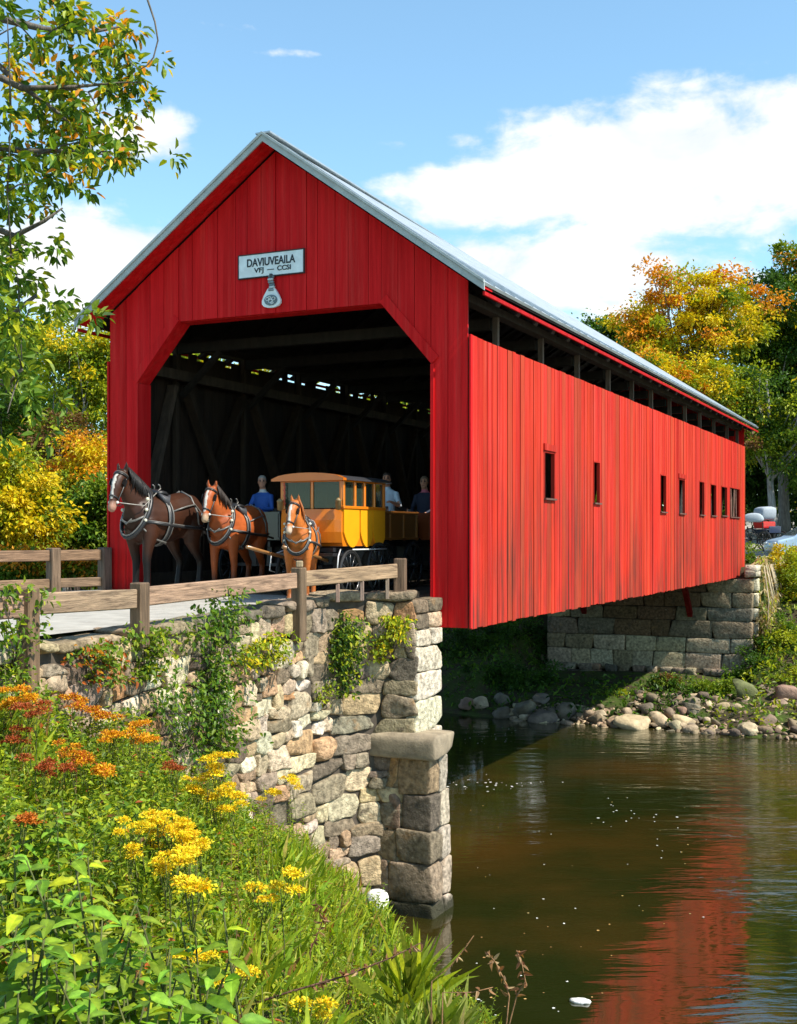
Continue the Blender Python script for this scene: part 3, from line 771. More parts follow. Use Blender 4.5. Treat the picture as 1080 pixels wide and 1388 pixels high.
prof = [(.0, .34), (.07, .33), (.11, .27), (.155, .2), (.19, .12), (.19, .06), (.15, .015), (.07, -.01), (0, -.015)]
poly = [(3.76 + a, 5.13 + b) for a, b in prof] + [(3.76 - a, 5.13 + b) for a, b in prof[1:-1]][::-1]
mb = MB(); mb.prism(poly, -.1, -.05, yz); sg_build('bell', mb, M['signwhite'], emb, o0)
mb = MB(); mb.prism([(3.76 + .135 * math.cos(a), 5.25 + .095 * math.sin(a)) for a in np.linspace(0, 6.28, 24)[:-1]], -.112, -.1, yz, (.13, .17, .19)); 
for q in ((-.06, .02, .035), (.0, -.02, .04), (.065, .02, .035), (.02, .045, .025), (-.03, -.05, .025)):
    pts = [(-.118, 3.76 + q[0] + q[2] * math.cos(a), 5.25 + q[1] + q[2] * .8 * math.sin(a)) for a in np.linspace(0, 6.28, 12)[:-1]]; mb.loop(pts, .008, 5, (.65, .7, .7))
sg_build('emblem_relief', mb, M['emblemgrey'], emb, o0)
mb = MB()
for k in range(6): mb.box((-.085 - .01 * math.sin(k * 1.6), 3.76 + .012 * math.sin(k * 1.2), 5.67 - .047 * k), (.05, .115 - .006 * (k % 2), .044), None, ((.13, .17, .19), (.45, .5, .5), (.2, .24, .26))[k % 3], .01)
mb.tube([(-.1, 3.76, 5.66), (-.1, 3.76, 5.72)], .03, 8, (.05, .05, .05)); sg_build('strap', mb, M['emblemgrey'], emb, o0)
# ------------------------------------------------------------------ stone blocks
def cube_sphere(n=4):
    vs = {}; V = []; Fc = []; g = {5: np.array([-1, -.9, -.36, .36, .9, 1]), 6: np.array([-1, -.86, -.45, 0, .45, .86, 1]), 8: np.array([-1, -.93, -.78, -.4, 0, .4, .78, .93, 1])}.get(n, np.array([-1, -.8, .8, 1]))
    def vid(p):
        k = tuple(round(c, 5) for c in p)
        if k not in vs: vs[k] = len(V); V.append(p)
        return vs[k]
    for ax in range(3):
        for sg in (-1, 1):
            for i in range(n):
                for j in range(n):
                    q = []
                    for di, dj in ((0, 0), (1, 0), (1, 1), (0, 1)):
                        p = [0, 0, 0]; p[ax] = sg; p[(ax + 1) % 3] = g[i + di]; p[(ax + 2) % 3] = g[j + dj]; q.append(vid(tuple(p)))
                    Fc.append(q if sg > 0 else q[::-1])
    return np.array(V), Fc
CS4 = cube_sphere(5); CS8 = cube_sphere(8); CS3 = cube_sphere(3); CS6 = cube_sphere(6)
def block(mb, c, ax, hs, p=6, amp=.03, freq=3.0, col=None, cs=CS4, chips=0):
    """rounded rough stone: c centre, ax three axes, hs half sizes"""
    V = cs[0]; nrm = (np.abs(V) ** p).sum(1) ** (1 / p); U_ = V / nrm[:, None]
    X = U_ * np.array(hs); k1, k2, k3 = (random.uniform(-1, 1) * amp * 1.5 for _ in range(3)); X = np.stack([X[:, 0] * (1 + k1 * U_[:, 2]) + k3 * hs[0] * U_[:, 2], X[:, 1], X[:, 2] * (1 + k2 * U_[:, 0])], 1); X = X + wav(X, random.randrange(10 ** 6), amp * min(hs), freq / max(min(hs), .02) * .6)
    for _ in range(chips):                                   # broken corners and cleft faces
        d = np.array([random.choice((-1, 1)) * random.uniform(.25, 1), random.uniform(-.2, 1) * .8, random.choice((-1, 1)) * random.uniform(.25, 1)]); d = d / np.array(hs); d /= np.linalg.norm(d)
        sup = (X @ d); lim = sup.max() * random.uniform(.8, .96); X = X - np.maximum(0, sup - lim)[:, None] * d
    if chips: X = X + wav(X, random.randrange(10 ** 6), amp * min(hs) * .35, freq * 3.2 / max(min(hs), .02) * .6)
    mb.add(X @ np.array([list(a) for a in ax]) + np.array(c), cs[1], col)
def split(r, mn, mx, out, asp=1.6):
    a0, a1, z0, z1 = r; w_, h = a1 - a0, z1 - z0
    if w_ <= mx[0] and h <= mx[1] and (random.random() < .72 or (w_ < 1.7 * mn[0] and h < 1.7 * mn[1])) : out.append(r); return
    if (w_ / h > asp * random.uniform(.75, 1.3) and w_ > 1.8 * mn[0]) or h < 1.8 * mn[1]:
        if w_ < 1.8 * mn[0]: out.append(r); return
        c = a0 + w_ * random.uniform(.36, .64); split((a0, c, z0, z1), mn, mx, out, asp); split((c, a1, z0, z1), mn, mx, out, asp)
    else:
        c = z0 + h * random.uniform(.36, .64); split((a0, a1, z0, c), mn, mx, out, asp); split((a0, a1, c, z1), mn, mx, out, asp)
PAL = [(.29, .225, .145), (.36, .26, .155), (.20, .15, .10), (.44, .33, .19), (.34, .18, .085), (.25, .19, .135), (.46, .375, .24), (.15, .115, .08), (.32, .21, .13), (.38, .295, .19)]
CREAM = [(.62, .51, .35), (.56, .45, .3), (.66, .57, .43), (.45, .34, .22), (.42, .26, .14), (.5, .42, .31)]  # cream wing-wall stones, with strong sunlight brightened into their colour
GREY = [(.22, .18, .125), (.27, .22, .155), (.17, .135, .095), (.3, .24, .16), (.25, .18, .11), (.13, .105, .08)]
def jit(c, v=.14):
    k = random.uniform(1 - v, 1 + v); return tuple(min(.75, x * k * random.uniform(.95, 1.05)) for x in c)

# near abutment and flaring wing wall
wall = thing('stone_wall', 'rough fieldstone retaining wall and abutment carrying the near end of the red bridge', 'stone wall', tuple(L(-1, 2, -5.5)), 0)
A1 = wall_px(-330)
mb = MB(); stones = []
# courses first, so the wall reads as laid rubble, each broken into irregular stones
z = .16
while z < 5.9:
    big = z > 1.9
    h = random.uniform(.34, .62) if not big else random.uniform(.4, .72)
    a = 0.0
    while a < A1:
        w_ = random.uniform(1.0, 2.2); out = []
        cob = a > 2.0
        split((a, min(a + w_, A1), z, z + h), (.2, .14) if not cob else (.2, .16), (.8 if not big else 1.0, .42 if not big else .5) if not cob else (.58, .46), out, 1.7 if not cob else 1.3)
        stones += out; a += w_
    z += h
for a0, a1, z0, z1 in stones:
    am = (a0 + a1) / 2; zm = (z0 + z1) / 2
    wz = .07 * math.sin(am * 1.7 + zm) + .06 * math.sin(am * .8 - zm * 2.1 + 1); wa = .07 * math.sin(zm * 3.1 + am)
    if am < .75: wz *= .3; wa *= .2
    p, t, n = wall_at(max(.05, am + wa)); zt = wall_top(am); zc = zt - zm - wz
    if zc < gh(p.x + n.x * .9, p.y + n.y * .9) - .5 or zc < -5.4: continue
    cob = am > 1.9 + .5 * math.sin(zm * 2)
    if cob: col = jit(random.choice(CREAM + CREAM + PAL if zm > .7 else PAL)); pw = random.choice([6, 8, 10, 12])
    else: col = jit(random.choice(PAL + PAL + GREY[:3])); pw = random.choice([10, 12, 16])
    if am > 6.0: col = jit(random.choice(PAL + CREAM[:2])); 
    hs = ((a1 - a0) / 2 * random.uniform(1.0, 1.07), random.uniform(.12, .17), (z1 - z0) / 2 * random.uniform(1.0, 1.06))
    tl = random.uniform(-.05, .05) * (1.2 if cob else .5); zx = Vector((0, 0, 1)); tt = (t * math.cos(tl) + zx * math.sin(tl)); zz = (zx * math.cos(tl) - t * math.sin(tl))
    block(mb, p - n * random.uniform(.09, .13) + Vector((0, 0, zc)), (tt, n, zz), hs, pw, .13 if cob else .1, 2.2, col, CS8, 4)
# end face towards the river, returning to the bridge; dressed quoins coloured pale for sunlight
z = .16
while z < 2.35:
    h = random.uniform(.2, .3) if z < .7 else random.uniform(.42, .6)
    nb = 2 if z < .9 else 1; e = [-1.06 + 1.06 * k / nb + (random.uniform(-.12, .12) if 0 < k < nb else 0) for k in range(nb + 1)]
    for k in range(nb):
        c = L((e[k] + e[k + 1]) / 2, .49 + .13, .17 - z - h / 2); col = jit((.55, .47, .35), .1) if z > .6 else jit(random.choice(PAL + CREAM))
        block(mb, c, (Vector((UX, UY, 0)), Vector((UY, -UX, 0)), Vector((0, 0, 1))), ((e[k + 1] - e[k]) / 2 * .985, .16, h / 2 * .985), 14 if z > .6 else 8, .045, 2.2, col, CS8, 2)
    z += h
build('masonry', mb, M['stone'], wall, world=True, smooth=True)
# earth core behind the stones
mb = MB(); aa = np.linspace(0.0, A1, 60); q = []
for a in aa:
    p, t, n = wall_at(max(.06, a)); q.append((p - n * .05, p - n * .62, wall_top(a)))
vs = []
for f_, b_, zt in q: vs += [(f_.x, f_.y, -6), (f_.x, f_.y, zt - .06), (b_.x, b_.y, zt - .06), (b_.x, b_.y, -1.2)]
fs = [[i * 4 + k, (i + 1) * 4 + k, (i + 1) * 4 + k + 1, i * 4 + k + 1] for i in range(len(q) - 1) for k in range(3)]
mb.add(vs, fs)
mb.prism([tuple(L(-.98, .6))[:2], tuple(L(-.02, .6))[:2], tuple(L(-.02, 7.2))[:2], tuple(L(-.98, 7.2))[:2]], -6, -.14)
mb.prism([tuple(L(-.02, 1.25))[:2], tuple(L(.9, 1.25))[:2], tuple(L(.9, 7.0))[:2], tuple(L(-.02, 7.0))[:2]], -6, -.52)
build('core', mb, M['mortar'], wall, world=True)
# flat coping slabs along the top
mb = MB(); a = .0
while a < A1:
    w_ = random.uniform(.4, .95); am = a + w_ / 2; p, t, n = wall_at(max(.2, am)); zt = wall_top(am); h = random.uniform(.06, .1)
    block(mb, p - n * .2 + Vector((0, 0, zt - .09 + random.uniform(-.02, .02))), (t, n, Vector((0, 0, 1))), (w_ / 2 * .98, random.uniform(.25, .31), h), 7, .12, 2.0, jit(random.choice(GREY + PAL[:3])), CS8, 3)
    a += w_
build('coping_stones', mb, M['stone'], wall, world=True, smooth=True)
# pier below: ledge slab and squared blocks
fx = (Vector((UX, UY, 0)), Vector((UY, -UX, 0)), Vector((0, 0, 1)))
mb = MB(); block(mb, L(-.9, .66, -2.31), fx, (.42, .6, .185), 16, .05, 1.5, (.27, .215, .145), CS8, 2); build('ledge_slab', mb, M['concrete'], wall, world=True, smooth=True)
mb = MB(); z = -2.5
hts = [.6, .55, .52, .6, .42, .36, .5]
for i, h in enumerate(hts):
    ex = 0.02 * i + (.1 if i >= 5 else 0)
    cuts = [.17 - ex, random.uniform(.62, .95), random.uniform(1.35, 1.7), 2.3]
    for k in range(3):
        col = jit(random.choice([(.25, .175, .105), (.2, .145, .09), (.3, .18, .09), (.17, .13, .09), (.3, .22, .14), (.14, .11, .08)]))
        block(mb, L(-.98 - ex / 2, (cuts[k] + cuts[k + 1]) / 2, z - h / 2), (fx[1], fx[0], fx[2]), ((cuts[k + 1] - cuts[k]) / 2 * .99, .2 + ex / 2, h / 2 * .99), 18, .06, 2.0, col, CS8, 3)
    block(mb, L(-.62, .35 - ex, z - h / 2), fx, (.165, .18, h / 2 * .985), 16, .05, 2, jit((.42, .34, .26)), CS8, 2)  # river-side blocks get a lighter colour than the front, as if sunlit
    z -= h
build('pier_blocks', mb, M['stone'], wall, world=True, smooth=True)

# far abutment: dressed stone courses under the bridge end, its return wall, rubble footing
fab = thing('far_abutment', 'tall squared stone abutment holding up the far end of the red bridge across the river', 'abutment', tuple(L(26, 3.3, -4.2)), 0)
mb = MB(); z = -.55
for i, h in enumerate([.5, .55, .5, .62, .55, .75]):
    t = -.62
    while t < 6.95:
        w_ = random.uniform(.7, 1.7); t1 = min(t + w_, 7.1)
        if 7.1 - t1 < .4: t1 = 7.1
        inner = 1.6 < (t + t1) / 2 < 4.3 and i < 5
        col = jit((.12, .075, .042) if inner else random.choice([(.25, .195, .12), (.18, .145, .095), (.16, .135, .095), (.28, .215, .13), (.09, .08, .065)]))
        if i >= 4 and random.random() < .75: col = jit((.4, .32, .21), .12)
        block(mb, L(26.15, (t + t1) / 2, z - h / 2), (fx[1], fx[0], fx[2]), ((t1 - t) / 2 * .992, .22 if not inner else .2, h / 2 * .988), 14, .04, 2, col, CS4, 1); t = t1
    s = 26.4
    while s < 33:
        w_ = random.uniform(.5, 1.0); c = L(s + w_ / 2, -.56, z - h / 2)
        if z - h / 2 > gh(*L(s + w_ / 2, -1.2)[:2]) - .6: block(mb, c, fx, (w_ / 2 * .97, .2, h / 2 * .97), 6, .08, 2, jit((.52, .45, .33)), CS3)
        s += w_
    z -= h
for k in range(2):
    s = 25.9
    while s < 35:
        w_ = random.uniform(.4, .8); block(mb, L(s + w_ / 2, -.56, -.36 + k * .2), fx, (w_ / 2, .24, .12), 5, .12, 2, jit((.5, .44, .34)), CS3); s += w_
t = -.6
while t < 7:
    for k in range(2):
        block(mb, L(25.85 + random.uniform(-.1, .1), t + random.uniform(0, .2), -3.95 - .25 * k), fx, (.25, random.uniform(.18, .34), .15), 3.5, .15, 2, jit(random.choice(GREY)), CS3)
    t += .5
build('masonry', mb, M['stone'], fab, world=True, smooth=True)
mb = MB(); mb.prism([tuple(L(26.2, -.5))[:2], tuple(L(34, -.5))[:2], tuple(L(34, 6.9))[:2], tuple(L(26.2, 6.9))[:2]], -5.2, -.56); build('core', mb, M['mortar'], fab, world=True)

# river boulders: placed on the far shore
BO = [(712, 960, 20, 15, 'rounded grey boulder', 0), (738, 972, 20, 9, 'flat dark grey boulder', 0), (680, 946, 16, 11, 'grey boulder', 0), (682, 966, 14, 8, 'low slate-grey boulder', 0), (772, 962, 17, 14, 'blocky dark boulder', 0), (812, 969, 11, 10, 'round tan boulder', 1), (857, 979, 26, 12, 'large pale tan boulder', 1),
      (897, 976, 17, 10, 'oval light grey boulder', 1), (919, 985, 11, 9, 'whitish boulder', 1), (1016, 990, 18, 9, 'wedge-shaped cream boulder', 1), (1064, 940, 20, 15, 'big reddish-brown boulder', 2), (632, 953, 12, 9, 'small brown boulder', 2), (649, 953, 11, 9, 'tan-brown boulder', 1), (735, 946, 14, 10, 'angular grey boulder', 0), (940, 963, 12, 8, 'dark half-shaded boulder', 0), (924, 962, 10, 7, 'grey-brown boulder', 2), (1012, 935, 14, 12, 'mossy green boulder', 3), (738, 893, 7, 7, 'small round pale stone', 1), (980, 985, 8, 6, 'little pinkish boulder', 2), (965, 987, 7, 5, 'small low tan boulder', 1)]
where = ['at the waterline below the middle of the bridge', 'half shaded at the water edge beside the rounded grey one', 'in the bridge shade left of the rounded one', 'lying in the water left of the rounded one', 'at the edge of the sunlit shore below the bridge', 'just where the sunlit part of the far shore begins', 'largest at the sunlit waterline below the abutment', 'beside the large tan one at the sunlit waterline', 'among the pebbles of the far shore', 'lying alone in the shallow water of the far shore', 'under the yellow-green bushes at the right edge', 'leftmost at the far waterline in the shade', 'second from the left at the far waterline', 'standing upright behind the flat dark one', 'behind the whitish one on the pebble shore', 'up among the rubble below the abutment', 'below the right corner of the far abutment', 'at the left foot of the far abutment', 'left of the cream wedge-shaped one', 'between the whitish one and the pinkish one']
for (px, py, rw, rh, nm, ci), wh in zip(BO, where):
    d = 40.0
    for it in range(30):                                   # march out until the view ray meets the shore
        pass
    ds = np.linspace(30, 60, 240); zs = CZ + (HY - (py + rh * .6)) / F * ds; xs = (px - CX) / F * ds
    hit = np.where(zs <= np.maximum(ground_h(xs, ds), WZ - .05))[0]; d = ds[hit[0]] if len(hit) else 42
    c = P(px, py + rh * .2, d); sc = d / F
    cols = [(.17, .14, .10), (.44, .34, .22), (.26, .16, .11), (.14, .15, .06)]
    mb = MB(); a = random.uniform(0, 3); block(mb, c, (Vector((math.cos(a), math.sin(a), 0)), Vector((-math.sin(a), math.cos(a), 0)), Vector((0, 0, 1))), (rw * sc * .86, rw * sc * .72, rh * sc * .95), random.choice([2.6, 3.4, 4.5]), .25, 1.4, jit(cols[ci], .1), CS8, 6)
    tag(build('boulder', mb, M['rock'], smooth=True), nm + ' ' + wh, 'boulder', 'boulders along the far shore')
mb = MB(); c = P(508, 1224, 16.2); block(mb, c, fx, (.17, .15, .16), 2.4, .1, 1.2, (.78, .74, .66), CS6)
tag(build('boulder', mb, M['rock'], smooth=True), 'smooth white round stone beside the grassy foot of the stone pier', 'boulder')
mb = MB(); c = P(787, 1357, (CZ - WZ) * F / (1357 - HY)); block(mb, Vector((c.x, c.y, WZ + .01)), fx, (.1, .13, .035), 2.3, .3, 1.5, (.75, .72, .68), CS4)
tag(build('floating_scrap', mb, M['rock'], smooth=True), 'small white scrap floating on the dark water near the bottom edge', 'litter')
# pebbles: too many to count
mb = MB()
for k in range(1500):
    t = random.uniform(-9, 6); s = 18.4 + 4.2 * random.random() ** 1.5 if t < 2.5 else 18.4 + 1.6 * random.random(); s += .05 * max(0, -t)
    p = L(s, t); z = gh(p.x, p.y); r = random.uniform(.03, .11) if random.random() < .84 else random.uniform(.11, .3)
    block(mb, Vector((p.x, p.y, z + r * .25)), (lambda a: (Vector((math.cos(a), math.sin(a), 0)), Vector((-math.sin(a), math.cos(a), 0)), Vector((0, 0, 1))))(random.uniform(0, 3)), (r, r * random.uniform(.55, 1), r * random.uniform(.4, .75)), 2.2, .3, 1.3, jit(random.choice([(.28, .2, .125), (.2, .145, .09), (.42, .32, .2), (.13, .1, .07), (.23, .17, .11)]), .25), CS4, 2)
tag(build('pebbles', mb, M['rock'], smooth=True), kind='stuff')
# ------------------------------------------------------------------ fences
def rail_board(mb, a, b, h, th, col):
    """a slightly warped plank"""
    a = Vector(a); b = Vector(b); n = 5
    for i in range(n):
        pass
    mb.beam(a, b, th, h, (0, 0, 1), col, .012)
fence = thing('wooden_fence', 'weathered timber post and rail fence running along the top of the stone wall', 'fence', tuple(wall_at(3)[0]) , 0)
fp = []
for px, zt, zb, off in ((540, .67, .12, -.16), (397, .57, -.52, .1), (180, .48, -.3, .1), (25, .5, -.6, .12), (-190, .52, -.4, .1)):
    p, t, n = wall_at(wall_px(px)); q = p + n * off; fp.append((q, t, n, zt, zb))
    mb = MB(); mb.box((q.x, q.y, (zt + zb) / 2), (.19, .17, zt - zb), [list(t), list(n), [0, 0, 1]], jit((.15, .095, .055), .1), .015)
    if px == 397: mb.box((q.x + .01, q.y, zt + .05), (.1, .1, .1), None, (.3, .22, .13), .015)
    build('post', mb, M['timber'], fence, world=True)
for i in range(len(fp) - 1):
    a, b = fp[i], fp[i + 1]; da = (b[0] - a[0]).normalized(); mb = MB()
    z0, z1 = a[3] - .19 if i else a[3] - .2, b[3] - .17
    rail_board(mb, Vector((a[0].x, a[0].y, z0)) + da * .1, Vector((b[0].x, b[0].y, z1)) - da * .1, .23, .07, jit((.30, .2, .125), .14))
    build('rail', mb, M['rail'], fence, world=True)
for f_ in (.36, .6, .86):
    q = fp[1][0].lerp(fp[0][0], f_); z1 = fp[1][3] + (fp[0][3] - fp[1][3]) * f_ - .3; mb = MB(); mb.box((q.x, q.y, (z1 + .02) / 2), (.06, .05, z1 - .02), None, jit((.3, .2, .15)), .008); build('baluster', mb, M['timber'], fence, world=True)
fence2 = thing('wooden_fence', 'dark two-rail timber fence on the far left side of the road before the bridge', 'fence', (-6.4, 22.1, -.1), 0)
fq = [Vector((-5.62, 23.0, 0)), Vector((-6.33, 22.05, 0)), Vector((-7.5, 20.5, 0)), Vector((-9, 18.6, 0))]
for i, q in enumerate(fq):
    t = (fq[min(i + 1, 3)] - fq[max(i - 1, 0)]).normalized(); mb = MB(); mb.box((q.x, q.y, .35), (.2, .2, .92), [list(t), [-t.y, t.x, 0], [0, 0, 1]], jit((.17, .12, .085), .1), .015); build('post', mb, M['timber'], fence2, world=True)
for i in range(3):
    d = (fq[i + 1] - fq[i]).normalized() * .1
    for zc, h in ((.67, .2), (.16, .17)):
        mb = MB(); mb.beam(fq[i] + d + Vector((0, 0, zc)), fq[i + 1] - d + Vector((0, 0, zc)), .07, h, (0, 0, 1), jit((.2, .135, .085), .12), .012); build('rail', mb, M['rail'], fence2, world=True)

# ------------------------------------------------------------------ horses
def horse(name, label, loc, head, scale, coat, dark, yaw=0.0, stride=0.0, pitch=0.0, legdark=.55, muzzle=(.35, .2, .14), group='horses in harness'):
    t = thing(name, label, 'horse', loc, head, group, scale)
    mb = MB()
    mb.loft([((-.80, 0, 1.22), .08, .1), ((-.76, 0, 1.25), .19, .24), ((-.62, 0, 1.28), .27, .33), ((-.42, 0, 1.28), .305, .36), ((-.15, 0, 1.22), .31, .36), ((.1, 0, 1.18), .325, .375), ((.32, 0, 1.19), .30, .39), ((.5, 0, 1.22), .27, .37), ((.64, 0, 1.22), .22, .29), ((.74, 0, 1.2), .12, .17)], n=20)
    mb.loft([((.36, 0, 1.32), .19, .3), ((.52, 0, 1.42), .165, .29), ((.66, 0, 1.56), .125, .225), ((.79, 0, 1.72), .095, .17), ((.87, 0, 1.84), .08, .13), ((.9, 0, 1.9), .06, .08)], n=18)
    pol = Vector((.86, 0, 1.84)); Rz = Matrix.Rotation(yaw, 4, 'Z') @ Matrix.Rotation(pitch, 4, 'Y')
    def hp(p): return pol + (Rz @ (Vector(p) - pol))
    hs = [((.84, 0, 1.90), .05, .06), ((.90, 0, 1.86), .09, .11), ((.97, 0, 1.76), .1, .135), ((1.03, 0, 1.65), .088, .13), ((1.09, 0, 1.53), .062, .095), ((1.14, 0, 1.43), .056, .078), ((1.175, 0, 1.36), .06, .075), ((1.2, 0, 1.31), .045, .05)]
    mb.loft([(hp(p), a, b) for p, a, b in hs], side=Rz @ Vector((0, 1, 0)), n=16)
    for s in (-1, 1):
        mb.loft([(hp((.88, s * .055, 1.9)), .035, .02), (hp((.885, s * .07, 1.96)), .042, .022), (hp((.89, s * .075, 2.02)), .028, .016), (hp((.9, s * .07, 2.07)), .006, .006)], side=Rz @ Vector((0, 1, 0)), n=8)
        f = stride * s
        mb.loft([((.45, s * .16, 1.18), .13, .2), ((.47, s * .18, .95), .105, .14), ((.48 + f * .35, s * .175, .74), .075, .09), ((.47 + f * .6, s * .17, .56), .062, .07), ((.47 + f * .55, s * .17, .48), .056, .062), ((.47 + f * .5, s * .17, .28), .05, .056), ((.48 + f * .5, s * .17, .15), .056, .06), ((.51 + f * .52, s * .17, .09), .055, .062), ((.52 + f * .52, s * .17, .055), .075, .085), ((.525 + f * .52, s * .17, 0), .088, .1)], side=(0, 1, 0), n=12)
        f = -stride * s
        mb.loft([((-.48, s * .17, 1.3), .14, .24), ((-.50, s * .19, 1.08), .14, .22), ((-.46 + f * .2, s * .185, .86), .105, .15), ((-.56 + f * .35, s * .175, .68), .066, .085), ((-.66 + f * .45, s * .17, .56), .06, .075), ((-.655 + f * .45, s * .17, .46), .048, .056), ((-.63 + f * .5, s * .17, .28), .052, .058), ((-.61 + f * .5, s * .17, .15), .056, .062), ((-.58 + f * .5, s * .17, .09), .056, .062), ((-.57 + f * .5, s * .17, .055), .076, .086), ((-.56 + f * .5, s * .17, 0), .088, .1)], side=(0, 1, 0), n=12)
    Ri = Rz.inverted()
    def colf(co):
        c = np.empty_like(co); c[:] = coat
        c *= (1 + .18 * np.sin(co[:, :1] * 7 + co[:, 2:] * 5))
        k = np.clip((legdark - co[:, 2]) / .22, 0, 1)[:, None]; c = c * (1 - k) + np.array(dark) * k
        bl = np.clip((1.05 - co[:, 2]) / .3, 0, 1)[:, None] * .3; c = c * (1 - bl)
        hoof = co[:, 2] < .075; c[hoof] = (.05, .045, .04)
        hl = (co - np.array(pol)) @ np.array(Ri.to_3x3()).T + np.array(pol)
        ishead = (co[:, 2] > 1.2) & (hl[:, 0] > .9)
        a, b = np.array((1.0, 0, 1.93)), np.array((1.27, 0, 1.40)); d = (b - a) / np.linalg.norm(b - a); r = hl - a; al = r @ d; ds = np.linalg.norm(r - al[:, None] * d, axis=1)
        mz = ishead & (hl[:, 2] < 1.47); k = np.clip((1.5 - hl[:, 2]) / .1, 0, 1)[:, None]; c = np.where(mz[:, None], c * (1 - k) + np.array(muzzle) * k, c)
        blz = ishead & (np.abs(hl[:, 1]) < .024) & (ds < .11) & (al > .05) & (al < .48); c[blz] = (.55, .51, .45)
        return c
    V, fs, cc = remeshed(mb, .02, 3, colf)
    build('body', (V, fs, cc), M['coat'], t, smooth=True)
    # mane and forelock as strands, tail as a bundle
    mb = MB()
    for i in range(60):
        u = i / 59; x = .34 + .52 * u; z = 1.60 + .36 * u ** .9; sd = 1 if i % 4 else -1; ln = random.uniform(.2, .32)
        b0 = Vector((x - .02, 0, z)); mb.tube([b0, b0 + Vector((-.03, sd * .06, .0)), b0 + Vector((random.uniform(-.05, 0), sd * (.12), -ln * .5)), b0 + Vector((random.uniform(-.06, .02), sd * .14, -ln))], [.022, .024, .018, .004], 5, dark)
    for i in range(7):
        b0 = hp((.9, random.uniform(-.03, .03), 1.94)); b1 = hp((.99, random.uniform(-.05, .05), 1.86)); b2 = hp((1.06, random.uniform(-.05, .05), 1.74)); mb.tube([b0, b1, b2], [.015, .018, .004], 5, dark)
    build('mane', mb, M['hair'], t, smooth=True)
    mb = MB()
    for i in range(18):
        a = random.uniform(-.05, .05); b = random.uniform(-.05, .05); mb.tube([(-.78, a * .4, 1.42), (-.88, a, 1.3 + b), (-.93 + b, a * 1.6, .95), (-.9 + b, a * 1.8, random.uniform(.45, .6))], [.025, .032, .03, .006], 5, dark)
    build('tail', mb, M['hair'], t, smooth=True)
    for s in (-1, 1):
        mb = MB(); mb.ball(hp((1.005, s * .088, 1.735)), .02, 8, 6, (.01, .008, .008)); build('eye', mb, M['leather'], t, smooth=True)
    wh, bk = (.12, .115, .105), (.015, .015, .016)
    def ell(c, w_, h, nrm, k=24):
        nrm = Vector(nrm).normalized(); sd = Vector((0, 1, 0)); up = nrm.cross(sd); return [Vector(c) + sd * w_ * math.cos(a) + up * h * math.sin(a) for a in np.linspace(0, 2 * math.pi, k + 1)[:-1]]
    mb = MB()
    mb.loop(ell((.575, 0, 1.28), .245, .42, (.8, 0, .42)), (.026, .036), 8, bk); mb.loop(ell((.615, 0, 1.30), .235, .40, (.8, 0, .42)), (.012, .013), 8, wh)
    build('collar', mb, M['leather'], t, smooth=True)
    mb = MB(); mb.loop(ell((.16, 0, 1.18), .338, .392, (1, 0, .08)), (.012, .045), 6, bk); mb.loop(ell((.205, 0, 1.18), .338, .393, (1, 0, .08)), (.012, .014), 6, wh); mb.loop(ell((.115, 0, 1.18), .338, .391, (1, 0, .08)), (.012, .012), 6, wh)
    build('girth', mb, M['leather'], t, smooth=True)
    mb = MB(); mb.loft([((.02, 0, 1.57), .17, .03), ((.1, 0, 1.60), .2, .055), ((.2, 0, 1.61), .2, .06), ((.3, 0, 1.61), .15, .03)], n=12, col=bk)
    for s in (-1, 1): mb.loft([((.04, s * .15, 1.56), .05, .02), ((.15, s * .26, 1.46), .03, .09), ((.26, s * .15, 1.58), .05, .02)], n=8, col=(.05, .05, .055)); mb.tube([(.12, s * .06, 1.62), (.12, s * .06, 1.72), (.16, s * .06, 1.74)], .012, 6, wh)
    build('saddle', mb, M['leather'], t, smooth=True)
    mb = MB()
    for s in (-1, 1):
        mb.tube([(.64, s * .235, 1.16), (.3, s * .32, 1.12), (-.1, s * .345, 1.08), (-.5, s * .335, 1.06), (-.85, s * .27, 1.02)], .022, 6, bk)
        mb.tube([(.64, s * .24, 1.185), (.3, s * .325, 1.145), (-.1, s * .35, 1.105), (-.5, s * .34, 1.085)], .009, 5, wh)
        mb.tube([(.1, s * .3, 1.32), (-.2, s * .315, 1.4), (-.42, s * .3, 1.44), (-.62, s * .27, 1.3), (-.7, s * .24, 1.12)], .015, 5, wh)
        mb.tube([(-.42, s * .02, 1.65), (-.44, s * .2, 1.56), (-.47, s * .32, 1.3), (-.48, s * .33, 1.12)], .017, 5, wh if s > 0 else wh)
        mb.tube([(.64, s * .2, 1.05), (.45, s * .24, .9), (.2, s * .25, .84), (.1, s * .15, .82)], .014, 5, wh)
    pts = [(-.5, -.32, 1.1), (-.68, -.27, 1.1), (-.8, -.12, 1.1), (-.825, 0, 1.1), (-.8, .12, 1.1), (-.68, .27, 1.1), (-.5, .32, 1.1)]; mb.tube(pts, .022, 6, bk)
    for k in range(3):
        for s in (-1, 1): mb.ball((.64 - .02 * k, s * (.24 + .002 * k), 1.18 + .16 * k), .028, 8, 6, (.7, .66, .5))
    mb.tube([(.79, -.1, 1.2), (.8, 0, 1.12), (.79, .1, 1.2)], .012, 5, wh); mb.tube([(.62, .23, 1.25), (.74, .14, 1.18), (.79, .0, 1.14), (.74, -.14, 1.18), (.62, -.23, 1.25)], .018, 5, wh)
    build('traces', mb, M['leather'], t, smooth=True)
    mb = MB(); hsd = Rz @ Vector((0, 1, 0))
